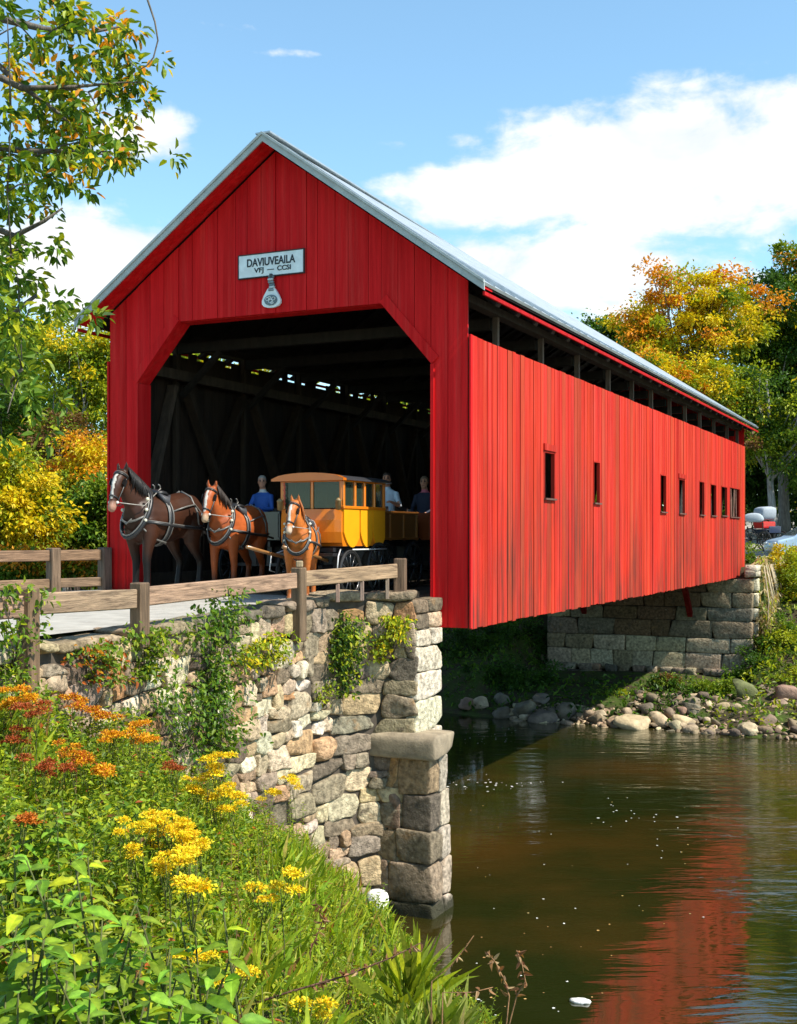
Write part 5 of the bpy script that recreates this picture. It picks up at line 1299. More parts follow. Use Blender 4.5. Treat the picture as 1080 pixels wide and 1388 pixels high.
def tree(label, base, blobs, n_clump, per, csig, size, pal, top_pal=None, group=None, r0=.22, name='tree', cat='tree', bark=(.11, .085, .065), limbs=16, kind=4, topz=None, patch=1.0, shell=.45, hang=.3, aspect=.6):
    bz = gh(base[0], base[1]) - .1 if len(base) == 2 else base[2]
    t = thing(name, label, cat, (base[0], base[1], bz), 0, group)
    if base[1] > 35: n_clump, per, size = int(n_clump * 1.15), int(per * 1.3), size * .82
    g, cen = crown_geo(blobs, n_clump, per, csig, size, pal, kind, hang, top_pal, patch, shell, aspect)
    build('crown', g, M['leaf'], t, world=True)
    mb = MB(); zt = topz or max(b[2] + b[5] * .6 for b in blobs); mx = sum(b[0] for b in blobs) / len(blobs); my = sum(b[1] for b in blobs) / len(blobs)
    sel = cen[rng.choice(len(cen), min(limbs, len(cen)), replace=False)]
    branchy(mb, (base[0], base[1], bz), (mx, my, zt), r0, sel, col=bark); build('trunk', mb, M['bark'], t, world=True, smooth=True)
    return t

GL, GR = 'trees in the wood left of the road', 'trees on the far bank right of the bridge'
# left wood, seen past the entrance
tree('tall pale green tree with a thin airy crown beside the left eave of the gable', (-12.6, 44), [blob(110, 500, 44, 50, 60), blob(70, 470, 44, 45, 50), blob(135, 560, 44, 40, 70), blob(95, 600, 44, 50, 60), blob(150, 470, 44, 40, 40)], 95, 100, .6, .2, [(G3, 2), (YG, 3), (G2, 1)], [(YG, 2), (G3, 2), (YE, .5)], GL, .2, bark=(.25, .23, .2))
tree('dark green dense tree behind the big leaning branch at the left edge', (-16.5, 47), [blob(20, 540, 47, 60, 90), blob(60, 600, 47, 50, 80), blob(0, 640, 47, 60, 70)], 120, 110, .65, .22, [(G2, 3), (G1, 2), (G3, 2)], None, GL, .25)
tree('round yellow autumn tree standing behind the far left fence', (-8.9, 28.5), [blob(22, 690, 28.5, 55, 55), blob(-20, 700, 28.5, 60, 70), blob(45, 720, 28.5, 40, 40), blob(12, 640, 28.5, 28, 35)], 110, 130, .4, .13, [(YG, 3), (G3, 2.5), (YE, 1.5)], [(YE, 2.5), (YG, 2.5)], GL, .1)
tree('slim tree with an orange-yellow top behind the dark horse', (-10.4, 38), [blob(116, 615, 38, 22, 26), blob(100, 650, 38, 30, 35), blob(125, 690, 38, 30, 45)], 70, 110, .5, .16, [(G3, 2), (YG, 2), (G1, 1)], [(YE, 3), (OR, 2)], GL, .1)
tree('brownish half-bare tree in the middle of the left wood', (-12.5, 41), [blob(68, 620, 41, 30, 40), blob(85, 590, 41, 26, 30)], 46, 70, .5, .16, [(BR, 3), (G3, 1)], None, GL, .12, bark=(.2, .17, .15))
tree('bushy mid-green sapling directly behind the dark fence next to the doorpost', (-8.3, 31), [blob(115, 715, 31, 36, 35), blob(140, 690, 31, 24, 40), blob(95, 740, 31, 34, 26)], 90, 120, .42, .14, [(G2, 3), (G1, 2), (G3, 1.5)], None, GL, .08)
tree('broad green tree with bluish shadow at the back of the left wood', (-22, 62), [blob(60, 520, 62, 80, 70), blob(0, 480, 62, 80, 60), blob(130, 600, 62, 70, 90)], 95, 100, .9, .32, [(G2, 2), (G3, 2), (YG, 2)], None, GL, .3)
tree('low orange and green shrub just behind the left fence rails', (-8.6, 26.5), [blob(60, 765, 26.5, 70, 16), blob(10, 770, 26.5, 50, 20), blob(120, 770, 26.5, 40, 16)], 90, 100, .3, .11, [(G3, 2), (G2, 2), (YG, 2)], [(OR, 2), (YE, 1), (G3, 2)], GL, .05, name='shrub', cat='shrub')
tree('yellow-green tree behind the bridge seen only through the slots of its left wall', (-5.5, 44), [blob(300, 560, 44, 90, 90), blob(420, 600, 44, 90, 60), blob(250, 500, 44, 60, 50)], 150, 110, .7, .24, [(YG, 3), (YE, 1), (G3, 2)], None, GL, .25)
tree('pale green tree far behind the bridge, hidden by its red gable', (2.0, 62), [blob(540, 580, 62, 110, 60), blob(650, 600, 62, 80, 50)], 120, 100, .9, .3, [(YG, 3), (G3, 2)], None, GL, .25)

# right bank
tree('tall orange and gold maple rising over the middle of the grey bridge roof', (15.5, 66), [blob(930, 425, 66, 75, 60), blob(985, 440, 66, 60, 55), blob(880, 470, 66, 45, 50), blob(930, 510, 66, 60, 40), blob(860, 430, 66, 26, 34), blob(965, 400, 66, 40, 34)], 170, 105, .72, .27, [(YE, 3), (YG, 3), (G3, 1.5)], [(OR, 2), (YE, 4), (YG, 1)], GR, .3, bark=(.16, .13, .11), limbs=30, patch=.7)
tree('dark green tree peeping over the roof left of the orange maple', (11.7, 72), [blob(820, 450, 72, 32, 26), blob(850, 480, 72, 40, 40), blob(880, 530, 72, 45, 40)], 90, 105, .75, .28, [(G1, 3), (G2, 2), (G4, 1)], None, GR, .25)
tree('tallest deep green tree with orange sprays at the right edge', (22.5, 70), [blob(1060, 420, 70, 60, 75), blob(1050, 520, 70, 60, 70), blob(1100, 480, 70, 60, 90), blob(1020, 460, 70, 32, 60), blob(1065, 365, 70, 26, 30)], 230, 110, .75, .28, [(G1, 3), (G4, 2), (G2, 2)], [(OR, .8), (G1, 3), (G3, 1.2), (YG, .6)], GR, .35, bark=(.2, .19, .18), limbs=30)
tree('olive yellow tree in front of the maple just above the eave', (16.2, 60), [blob(900, 525, 60, 60, 40), blob(960, 540, 60, 55, 45), blob(870, 500, 60, 34, 24)], 130, 110, .6, .22, [(YG, 3), (YE, 2), (G3, 2)], [(YE, 3), (YG, 2), (OR, .7)], GR, .22)
tree('rust and green tree with bare pale grey trunk beside the far bridge end', (18.9, 60), [blob(1000, 540, 60, 45, 40), blob(1030, 590, 60, 40, 45), blob(1075, 580, 60, 50, 60)], 120, 100, .6, .22, [(G1, 2), (G3, 2), (BR, 1), (YG, 1)], None, GR, .24, bark=(.3, .29, .28), limbs=18)
tree('dark shaded tree filling the gap behind the far end of the bridge', (20.5, 75), [blob(1000, 640, 75, 80, 60), blob(1080, 660, 75, 80, 70), blob(940, 600, 75, 60, 60), blob(1040, 560, 75, 60, 70)], 210, 100, .9, .32, [(G4, 3), (G1, 2)], None, GR, .3)
tree('deep green tree filling the edge of the wood right of the tallest tree', (27.5, 68), [blob(1130, 480, 68, 60, 120), blob(1170, 560, 68, 70, 120), blob(1110, 600, 68, 60, 80)], 190, 110, .8, .27, [(G1, 3), (G2, 2), (G4, 1)], [(YG, 1), (G2, 2)], GR, .3)
tree('unseen yellow-green tree added outside the right edge of the picture above the river bend', (30, 58), [blob(1240, 560, 58, 110, 140), blob(1180, 640, 58, 60, 80), blob(1300, 640, 58, 90, 100)], 190, 90, .8, .3, [(G2, 2), (YG, 3), (YE, 1)], None, GR, .3)  # this tree and the next are out of view, added for reflection and light
tree('unseen orange-tinted tree added farther right of the river bend', (38, 52), [blob(1480, 580, 52, 120, 150), blob(1600, 640, 52, 110, 110)], 160, 90, .8, .3, [(G2, 2), (OR, 1), (YE, 2)], None, GR, .3)

tree('added dark tree on the far bank, mostly hidden by the bridge, darkening the river reflection', (4.2, 56), [blob(640, 700, 56, 70, 170), blob(715, 730, 56, 50, 140), blob(570, 690, 56, 70, 170)], 240, 100, .7, .24, [(G4, 2), (G1, 3)], None, GR, .2)  # both trees are added to keep bright sky out of the water's reflection
tree('second added dark tree behind the stone pier, hidden, darkening the river reflection', (-2.5, 58), [blob(460, 720, 58, 90, 100), blob(380, 700, 58, 80, 110)], 130, 100, .8, .26, [(G4, 2), (G1, 3), (G2, 1)], None, GR, .22)
# far woods: one mass behind everything
gs = []
n = 30000; az = rng.uniform(-.75, .75, n); dd = rng.uniform(86, 135, n); u = rng.uniform(0, 1, n)
topm = 5.5 + 2.2 * np.sin(az * 19) + 1.6 * np.sin(az * 41 + 1) + 1.2 * np.sin(az * 87)
topm = topm + np.where((az > .2) , 6.5, 0) + np.where(az < -.2, 5.0, 0)
x = np.sin(az) * dd; y = np.cos(az) * dd; z = ground_h(x, y) * .6 + u ** .8 * topm
pal = pick([(G1, 3), (G2, 2), (G3, 1), (YG, 1), (YE, .4), (OR, .2)], 400); cid = (np.floor(az * 60) * 7 + np.floor(u * 4) * 13 + np.floor(dd / 9) * 3).astype(int) % 400
ln = rng.uniform(.5, 1.1, n); gs.append(leaf_geo(np.stack([x, y, z], 1), rng.normal(size=(n, 3)), rng.normal(size=(n, 3)) + [0, -.4, .6], ln, ln * .7, jitc(pal[cid], .25), 4))
tag(build('woods', cat_geo(gs), M['leaf']), kind='stuff')

# the big tree leaning in from the left, its trunk outside the picture
lt = thing('tree', 'large leafy tree hanging in from the upper left corner with turning green and gold leaves', 'tree', (-6.9, 12.2, -.3))
mb = MB(); D = 11.6; bk = (.13, .11, .09)
cl_pts = [(-40, 70), (10, 25), (50, 60), (95, 30), (135, 40), (170, 30), (150, 75), (110, 95), (165, 50), (30, 105), (75, 125), (120, 125), (160, 115), (15, 160), (55, 170), (95, 165), (135, 160), (40, 215), (85, 200), (120, 190), (150, 205), (165, 215), (125, 215), (100, 225), (182, 118), (172, 140), (60, 20), (-10, 210),
          (10, 260), (40, 250), (-20, 300), (20, 300), (60, 245), (15, 345), (45, 330), (-15, 380), (25, 385), (50, 375), (10, 430), (40, 420), (-20, 450), (20, 470), (5, 510), (30, 500), (-25, 540), (10, 560)]
tips = []
gs = []
for px, py in cl_pts:
    d = D + random.uniform(-1.1, 1.1); c = P(px, py, d); tips.append(c)
    up = py < 235 and px > -20
    thin = px > 140 or (py > 240 and px > 55)
    nl = 56 if thin else (115 if py < 240 else 90); sg = .1 if thin else .19
    ns = max(4, nl // 13); sc_ = rng.normal(size=(ns, 3)) * np.array([sg, sg, sg * .8]) * 1.15; si = rng.integers(0, ns, nl); off = rng.normal(size=(nl, 3)) * .042; pos = np.array(c) + sc_[si] + off
    pal = [(G3, 2), (YG, 1.3), (OR, .7), (YE, .5), (G2, 2.4), (G1, 1.2)] if up else [(G1, 1.6), (G2, 3), (G3, 2.2), (YG, 1.6)]
    if up and py < 110 and random.random() < .4: pal = [(OR, 1.4), (YE, 2), (YG, 2)]
    col = jitc(pick(pal, nl), .22)
    ax = unit(off) * .9 + rng.normal(size=(nl, 3)) * .35 + np.array([.3, 0, -.4]); nr = rng.normal(size=(nl, 3)) * .6 + np.array([.3, -.2, .8])
    ln = rng.uniform(.075, .14, nl); gs.append(leaf_geo(pos, ax, nr, ln, ln * .5, col, 6, .18, .2))
build('crown', cat_geo(gs), M['leaf'], lt, world=True)
mb.tube([(-6.9, 12.2, -.35), (-6.8, 12.2, 2), (-6.6, 12.1, 4.5), (-6.3, 12, 7)], [.34, .28, .22, .14], 12, bk)
for st, pts in (((-6.55, 12.1, 4.8), [(-30, 60), (20, 110), (75, 150), (120, 190)]), ((-6.45, 12.05, 5.8), [(-20, 20), (60, 40), (120, 45), (170, 35)]), ((-6.5, 12.1, 5.0), [(-20, 95), (30, 120), (100, 118), (165, 112), (195, 112)]), ((-6.6, 12.1, 4.2), [(-30, 195), (30, 205), (90, 205), (150, 210)]), ((-6.7, 12.2, 3.2), [(-30, 300), (20, 320), (60, 300), (85, 282)]), ((-6.75, 12.2, 2.2), [(-30, 420), (10, 430), (50, 400)]), ((-6.78, 12.2, 1.4), [(-30, 510), (10, 520), (30, 500)])):
    q = [Vector(st)] + [P(a, b, D + .1 * math.sin(a)) for a, b in pts]; mb.tube(q, [.07, .045, .03, .018, .008, .006][:len(q)], 7, bk)
for c in tips:
    o = min(tips, key=lambda e: (e - c).length if e is not c and e.x < c.x else 99); mb.tube([c, c.lerp(o, .5) + Vector((0, 0, .03)), o], [.005, .008, .011], 5, bk)
q = [P(a, b, 11.2) for a, b in ((190, -40), (200, 0), (210, 30), (214, 55), (208, 78), (200, 88), (190, 94), (180, 88), (172, 78))]; mb.tube(q, [.011, .01, .009, .008, .008, .007, .006, .005, .004], 6, bk)
build('trunk', mb, M['bark'], lt, world=True, smooth=True)

# ------------------------------------------------------------------ near bank
def veg_ray(px, py, h, lo=2.5, hi=22):
    ds = np.linspace(lo, hi, 500); x = (px - CX) / F * ds; z = CZ + (HY - py) / F * ds; g = ground_h(x, ds)
    hit = np.where(z <= g + h)[0]; d = ds[hit[0]] if len(hit) else 12.0; return P(px, py, d)
def scatter(n, x0, x1, y0, y1):
    x = rng.uniform(x0, x1, n); y = rng.uniform(y0, y1, n); h = ground_h(x, y); s = (x - C0[0]) * UX + (y - C0[1]) * UY
    ok = (~inpoly(x, y, land_poly)) & (h > -5.02) & (s < -.9)
    ok &= np.abs((x) / y) < .42
    return x[ok], y[ok], h[ok]
dens = lambda x, y: .5 + .5 * np.sin(x * 2.3 + 1.1 * np.sin(y * 1.7)) * np.cos(y * 1.9 + .7 * np.sin(x * 3.1))
def stemleaf(mbs, gs, base, top, n, ll, pal, aspect=.45, r=.006, droop=.25, scol=(.09, .1, .03), start=.15):
    base = Vector(base); top = Vector(top); md = base.lerp(top, .5) + Vector((random.uniform(-.05, .05), random.uniform(-.05, .05), .02)); pts = [base, base.lerp(md, .55), md, md.lerp(top, .6), top]
    mbs.tube(pts, [r, r, r * .85, r * .7, r * .4], 5, scol)
    us = np.linspace(start, 1.0, n); pos = []; ax = []; 
    for i, u in enumerate(us):
        q = u * 4; j = min(3, int(q)); p = pts[j].lerp(pts[j + 1], q - j); a = i * 2.4 + random.uniform(-.4, .4); pos.append(tuple(p)); ax.append((math.cos(a), math.sin(a), random.uniform(-.1, .4)))
    pos = np.array(pos); ax = np.array(ax); l_ = ll * rng.uniform(.7, 1.15, n) * (1 - .45 * us ** 3)
    gs.append(leaf_geo(pos, ax, np.tile([0, 0, 1.], (n, 1)) + rng.normal(size=(n, 3)) * .25, l_, l_ * aspect, jitc(pick(pal, n), .18), 15 if ll > .1 else 6, .14, droop))
    return pts
# grass blades
x, y, h = scatter(120000, -5.5, 2.6, 2.6, 19.4); k = dens(x, y); keep = rng.uniform(size=len(x)) < .45 + .55 * k; x, y, h, k = x[keep], y[keep], h[keep], k[keep]
n = len(x); ln = rng.uniform(.1, .32, n) * (.7 + .6 * k); lean = rng.normal(size=(n, 3)) * .38; ax = lean + np.array([.05, -.05, 1]); 
zz = h + rng.uniform(-.02, .22, n)
col = jitc(pick([((.26, .36, .022), 3), ((.36, .40, .028), 2.4), ((.16, .26, .018), 1.6), ((.42, .38, .08), .7), ((.3, .16, .05), .3)], n), .2)
tag(build('meadow_grass', leaf_geo(np.stack([x, y, zz], 1), ax, rng.normal(size=(n, 3)), ln, rng.uniform(.0035, .008, n), col, 3, 0, .35), M['leaf']), kind='stuff')
# herb layer
x, y, h = scatter(270000, -5.5, 2.6, 2.6, 19.4); k = dens(x + 3, y * 1.2); keep = rng.uniform(size=len(x)) < .35 + .65 * k; x, y, h, k = x[keep], y[keep], h[keep], k[keep]
n = len(x); left = np.clip((-(x) - .3 * y * .35 + .4) / 1.5, 0, 1); hh = (.3 + .3 * k) * (.75 + .55 * left)
u = rng.uniform(0, 1, n) ** .7; ln = rng.uniform(.025, .06, n) * (1 + .5 * left)
col = jitc(pick([(G2, 2.4), (G3, 3.6), ((.24, .33, .02), 2), (G1, .8), (YG, 2.4), (BR, .2), (RU, .1)], n), .25)
tag(build('undergrowth', leaf_geo(np.stack([x, y, h + u * hh], 1) , rng.normal(size=(n, 3)) * [1, 1, .5] + [0, 0, .15], rng.normal(size=(n, 3)) * .5 + [.1, -.1, 1], ln, ln * rng.uniform(.3, .6, n), col, 4, .15, .2), M['leaf']), kind='stuff')

# loose weeds standing above the herb layer
x, y, h = scatter(1500, -5, 1.2, 2.8, 18); pick_ = rng.uniform(size=len(x)) < .75; x, y, h = x[pick_], y[pick_], h[pick_]; gs, mbs = [], MB()
for i in range(len(x)):
    hg = random.uniform(.35, .85) * (1.0 if x[i] < -.25 * y[i] * .3 else .72); kd = random.random(); near = y[i] < 7
    pal = [(G3, 3), ((.24, .34, .02), 2), (YG, 2), (G2, 1)] if kd < .8 else [(BR, 2), (RU, 1), ((.35, .24, .08), 1)]
    stemleaf(mbs, gs, (x[i], y[i], h[i]), (x[i] + random.uniform(-.16, .16), y[i] + random.uniform(-.16, .16), h[i] + hg), 18 if kd < .8 else 12, random.uniform(.05, .095), pal, random.uniform(.16, .34), .0035, .3, (.14, .15, .04) if kd < .8 else (.2, .1, .05))
tag(build('tall_weeds', cat_geo(gs), M['leaf']), kind='stuff'); tag(build('weed_stems', mbs, M['bark']), kind='stuff')
LG = 'tall broad-leaved plants in the lower left'
bigs = [((30, 1175), 'tall broad-leaved green plant at the left edge below the orange flower heads'), ((105, 1180), 'broad-leaved plant with drooping light green leaves left of the yellow flower cluster'), ((20, 1270), 'dark broad-leaved plant at the left edge halfway down the flower bank'), ((90, 1270), 'leafy green plant in deep shade between the two left-edge plants and the goldenrod'), ((165, 1290), 'large-leaved plant with bright pointed leaves under the lone yellow flower'),
        ((40, 1350), 'pale green broad-leaved plant in the bottom left corner'), ((125, 1350), 'bright pointed-leaf plant at the bottom edge beside the corner plant'), ((215, 1345), 'plant with the widest rounded leaves at the bottom edge'), ((285, 1370), 'low broad-leaved plant at the bottom edge beside the orange-yellow flower'), ((250, 1240), 'long-leaved plant under the yellow heads in the middle of the bank'), ((60, 1090), 'tall plant with hanging leaves at left, under the rusty flower heads')]
for (px, py), lab in bigs:
    c = veg_ray(px, py, .85, 2.6, 9); t = thing('leafy_plant', lab, 'plant', (c.x, c.y, gh(c.x, c.y)), 0, LG); mbs = MB(); gs = []
    for k in range(random.randint(7, 9)):
        bx, by = c.x + random.uniform(-.2, .2), c.y + random.uniform(-.2, .2); tp = c + Vector((random.uniform(-.2, .2), random.uniform(-.2, .2), random.uniform(-.2, .06)))
        stemleaf(mbs, gs, (bx, by, gh(bx, by) - .02), tp, random.randint(15, 20), random.uniform(.105, .16), [(G2, 2), (G3, 3), ((.17, .33, .03), 2), (YG, .6)], random.uniform(.42, .58))
    build('leaves', cat_geo(gs), M['leaf'], t, world=True); build('stem', mbs, M['bark'], t, world=True, smooth=True)

def flower_head(gs, c, r, pal, n=70, flat=.6):
    d = unit(rng.normal(size=(n, 3))); d[:, 2] = np.abs(d[:, 2]) * .9 - .15; pos = np.array(c) + d * r * rng.uniform(.3, 1, (n, 1)) * np.array([1, 1, flat])
    ln = r * rng.uniform(.2, .4, n); gs.append(leaf_geo(pos, d + rng.normal(size=(n, 3)) * .5, rng.normal(size=(n, 3)) * .5 + [0, 0, 1], ln, ln * .6, jitc(pick(pal, n), .15), 4, .1, .1))
def flowers(label, heads, pal, group, hh=.84, r=.072, leafpal=((G3, 3), (YG, 2), (G2, 2)), name='flowering_plant', nh=170, ll=.075):
    pts = [veg_ray(px, py, hh) for px, py, *_ in heads]; c = sum(pts, Vector()) / len(pts); t = thing(name, label, 'flower', (c.x, c.y, gh(c.x, c.y)), 0, group); fl, gs, mbs = [], [], MB()
    dm = np.median([p.y for p in pts])
    for (px, py, *rr), p in zip(heads, pts):
        p = P(px, py, dm + random.uniform(-.15, .15)); k = rr[0] if rr else 1
        g = gh(p.x, p.y); b = Vector((p.x + random.uniform(-.08, .08), p.y + random.uniform(.0, .12), g)); rad = r * k * (dm / 6) ** .6
        for s_ in range(3):
            q = p + Vector((random.uniform(-1, 1), random.uniform(-1, 1), random.uniform(-.7, .3))) * rad * 1.1; flower_head(fl, q, rad * random.uniform(.6, .9), pal, nh)
            mbs.tube([p - Vector((0, 0, rad * 2.5)), q - Vector((0, 0, rad * .3))], .003, 4, (.12, .13, .03))
        stemleaf(mbs, gs, b, p - Vector((0, 0, rad * .8)), 22, ll * random.uniform(.8, 1.2), list(leafpal), .28, .005)
    build('blossoms', cat_geo(fl), M['flower'], t, world=True); build('leaves', cat_geo(gs), M['leaf'], t, world=True); build('stem', mbs, M['bark'], t, world=True, smooth=True)
YF = [((.78, .58, .01), 4), ((.78, .62, .03), 2), ((.65, .36, .008), 1.3)]
OF = [((.66, .30, .01), 3), ((.72, .42, .012), 2), ((.5, .14, .015), 1)]
RF = [((.36, .07, .018), 3), ((.26, .06, .02), 2), ((.5, .16, .02), 1)]
GY, GO = 'yellow flowering plants on the bank', 'orange and rust flowering plants on the bank'
flowers('yellow goldenrod plumes, the tall group in front of the sunlit wall', [(282, 1045), (298, 1025), (300, 1062), (270, 1068), (312, 1078), (318, 1092), (292, 1082), (265, 1055, .8), (290, 1040, .9)], YF, GY, .8)
flowers('wide cluster of yellow flower heads in the middle of the bank', [(214, 1100), (232, 1112), (250, 1118), (205, 1118), (222, 1125), (262, 1128), (272, 1140), (244, 1132), (268, 1155), (212, 1140, .8)], YF, GY)
flowers('pair of yellow heads just left of the wide yellow cluster', [(176, 1117), (174, 1150), (190, 1124, .7)], YF, GY)
flowers('yellow heads hanging below the wide yellow cluster', [(228, 1163, 1.2), (255, 1160), (225, 1178)], YF, GY)
flowers('single bright yellow flower head below the others', [(261, 1204, 1.1)], YF, GY)
flowers('two orange-yellow heads in the grass below the sunlit wall', [(380, 1188, 1.1), (358, 1203, 1.1)], YF, GY)
flowers('small yellow flowers low near the bottom edge on the left', [(264, 1284), (316, 1311)], YF, GY, .6)
flowers('lone yellow flower at the bottom edge left of the water', [(428, 1362, 1.1)], YF, GY, .5)
flowers('tiny yellow flower rising in front of the pier stones', [(500, 1139, .7), (492, 1150, .5)], YF, GY, .7)
flowers('yellow sprig standing against the foot of the sunlit wall', [(392, 1050, .7), (398, 1062, .7), (366, 1076, .9), (348, 1140, .7)], YF, GY, .8)
flowers('orange flower heads nearest the left fence post', [(15, 938), (38, 948), (6, 950)], OF, GO, .8)
flowers('orange and rust heads above the middle of the flower bank', [(95, 940), (105, 948), (120, 955), (138, 962), (150, 968)], OF + RF[:1], GO, .8)
flowers('bright orange flower head highest on the bank, in front of the wall', [(165, 930), (180, 936)], OF, GO, .8)
flowers('long orange spray of heads right of the others', [(180, 980), (190, 995), (200, 1002), (145, 992), (152, 996)], OF, GO, .8)
flowers('rounded orange head alone in the grass', [(140, 1048, 1.2)], OF, GO, .8)
flowers('orange-brown heads side by side left of the lone round one', [(88, 1010), (100, 1022), (112, 1030), (95, 1030)], OF + RF[:1], GO, .8)
flowers('rust-brown fading flower heads at the far left', [(15, 990), (20, 1000), (40, 955), (50, 962)], RF, GO, .8)
flowers('dark rust seed heads in the left half of the bank', [(60, 1035), (75, 1042), (48, 1030)], RF, GO, .8)
flowers('flat red-orange flower at the left edge above the big leaves', [(30, 1107, 1.0), (44, 1110, .8)], OF[2:] + RF[2:], GO, .8)
flowers('reddish seed head on the slope right of the long orange spray', [(232, 1034, .8), (238, 1042, .6)], RF, GO, .7)
flowers('small red-leaved plant under the fence in front of the wall', [(122, 886, .9), (130, 893, .9), (140, 898, .6)], RF, GO, .9)

# shrubs and creepers rooted in the wall
def wall_plant(label, px, py0, py1, wpx, pal, n, size=.075, stick=.3, name='creeper'):
    a = wall_px(px); p, t, nn = wall_at(a); d = p.y; zt = CZ + (HY - py0) / F * d; zb = CZ + (HY - py1) / F * d; w_ = wpx * d / F / max(.35, abs(t.x)) * .8
    tt = thing(name, label, 'plant', (p.x, p.y, zb), 0, 'plants growing on the stone wall'); m_ = n; u = rng.uniform(0, 1, m_); cl_ = rng.integers(0, 14, m_); cw = rng.uniform(-.5, .5, 14); cz = rng.uniform(0, 1, 14)
    off = cw[cl_] * w_ + rng.normal(size=m_) * w_ * .13; z = zb + (zt - zb) * np.clip(cz[cl_] + rng.normal(size=m_) * .1, -.05, 1.08); out_ = np.abs(rng.normal(size=m_)) * stick * .6 + .02
    pos = np.array(p)[None, :] + np.outer(off, np.array(t)) + np.outer(out_, np.array(nn)); pos[:, 2] = z
    ax = rng.normal(size=(m_, 3)) * .6 + np.array(nn) * .6 + [0, 0, -.35]; nr = np.array(nn) * .5 + rng.normal(size=(m_, 3)) * .5 + [0, 0, .8]; ln = size * rng.uniform(.6, 1.3, m_)
    build('leaves', leaf_geo(pos, ax, nr, ln, ln * .55, jitc(pick(pal, m_), .22), 6, .15, .2), M['leaf'], tt, world=True)
    mb = MB()
    for k in range(9):
        e = Vector(np.array(p) + np.array(t) * cw[k] * w_ + np.array(nn) * .12); e.z = zb + (zt - zb) * cz[k]; s_ = Vector((p.x, p.y, zb)) + nn * .05; mb.tube([s_, s_.lerp(e, .5) + nn * .06, e], [.009, .007, .004], 5, (.1, .08, .05))
    build('stem', mb, M['bark'], tt, world=True, smooth=True)
wall_plant('bushy green plant with yellow sprig on the wall under the second fence post', 187, 842, 915, 48, [(G2, 3), (G3, 3), (YG, 1)], 600)
wall_plant('tall green climber reaching the top of the wall in the sun', 278, 815, 1010, 56, [(G2, 3), (G1, 1.4), (G3, 2.6)], 1500, .08, .35)
wall_plant('yellow-green tuft in the wall right of the tall climber', 348, 858, 905, 60, [(YG, 3), (YE, 1), (G3, 2)], 520)
wall_plant('dark leafy plant hanging from the wall joint in the middle of the abutment', 466, 830, 935, 50, [(G1, 2), (G4, 1), (G3, 2), (YG, 1)], 1050, .08, .3)
wall_plant('yellow and green tuft high on the abutment near its river corner', 532, 838, 890, 52, [(YG, 3), (YE, 1.4), (G3, 2)], 560)
wall_plant('tiny green sprig in a joint below the dark hanging plant', 434, 930, 958, 20, [(G3, 2), (YG, 2)], 130, .06, .15)
wall_plant('leafy weed at the foot of the first fence post at the left edge', 12, 800, 905, 34, [(G2, 3), (G3, 2), (YG, 1)], 420)
wall_plant('red and green weed between the first fence post and the bushy plant', 118, 870, 925, 50, [(G2, 2), (RU, 1), (OR, .5), (G3, 2)], 420)
wall_plant('shady green bush spreading at the foot of the tall climber', 235, 930, 1020, 76, [(G1, 2), (G2, 3), (G3, 1)], 800, .075, .5)

# dry stalks, arching twig and grass tufts at the water side
def stalk(label, pts, d, leaves, col=(.28, .15, .07), r=.006, name='dry_stalk', cat='plant'):
    q = [P(a, b, d) for a, b in pts]; g = gh(q[0].x, q[0].y); t = thing(name, label, cat, (q[0].x, q[0].y, min(g, q[0].z)), 0, None); mb = MB()
    if q[0].z > g and name == 'dry_stalk': q = [Vector((q[0].x - .02, q[0].y, g - .03))] + q
    mb.tube(q, [r * (1 - .6 * i / (len(q) - 1)) for i in range(len(q))], 6, col)
    n = leaves; us = rng.uniform(.35, 1, n); pos = []
    for u in us:
        i = u * (len(q) - 1); j = min(len(q) - 2, int(i)); pos.append(tuple(q[j].lerp(q[j + 1], i - j)))
    ln = rng.uniform(.03, .07, n); build('leaves', leaf_geo(np.array(pos), rng.normal(size=(n, 3)) + [0, 0, -.5], rng.normal(size=(n, 3)), ln, ln * .4, jitc(pick([((.3, .15, .07), 2), ((.2, .09, .05), 1), ((.42, .28, .16), 1)], n), .2), 6, .3, .4), M['leaf'], t, world=True)
    build('stem', mb, M['bark'], t, world=True, smooth=True)
stalk('tall curved dry brown stalk with withered leaves against the dark water', [(686, 1388), (690, 1350), (684, 1330), (672, 1305), (660, 1290)], 7.2, 20)
stalk('dry brown stalk with curled leaves right of the tall curved one', [(690, 1388), (700, 1350), (712, 1330), (706, 1300), (700, 1288)], 7.3, 26)
stalk('thin pale twig leaning up from the grass tip towards the water', [(585, 1330), (610, 1310), (630, 1285), (642, 1268)], 8.2, 6)
stalk('thin low reddish twig lying out over the water from the grass', [(600, 1345), (640, 1345), (668, 1338)], 8.0, 9)
stalk('arching brown twig with dry leaves lying across the grassy slope', [(300, 1375), (390, 1345), (470, 1322), (530, 1298), (570, 1278)], 7.6, 44, (.14, .07, .045), .009, 'twig', 'twig')
stalk('short dry weed with brown leaves on the slope below the white stone', [(420, 1290), (432, 1262), (440, 1240), (430, 1225)], 9.0, 26, (.2, .09, .05))
def tuft(label, px, py, d, n, ln0, pal):
    c = P(px, py, d); g = gh(c.x, c.y); b = np.array((c.x, c.y, max(g, c.z - ln0 * .9))); m_ = n
    a = rng.normal(size=(m_, 3)) * .5 + np.array([.25, 0, 1]); ln = ln0 * rng.uniform(.5, 1.15, m_); pos = b + rng.normal(size=(m_, 3)) * [.07, .07, .02]
    tag(build('grass_tuft', leaf_geo(pos, a, rng.normal(size=(m_, 3)), ln, rng.uniform(.007, .015, m_), jitc(pick(pal, m_), .2), 3, 0, .4), M['leaf']), label, 'grass tuft', 'grass tufts at the water side')
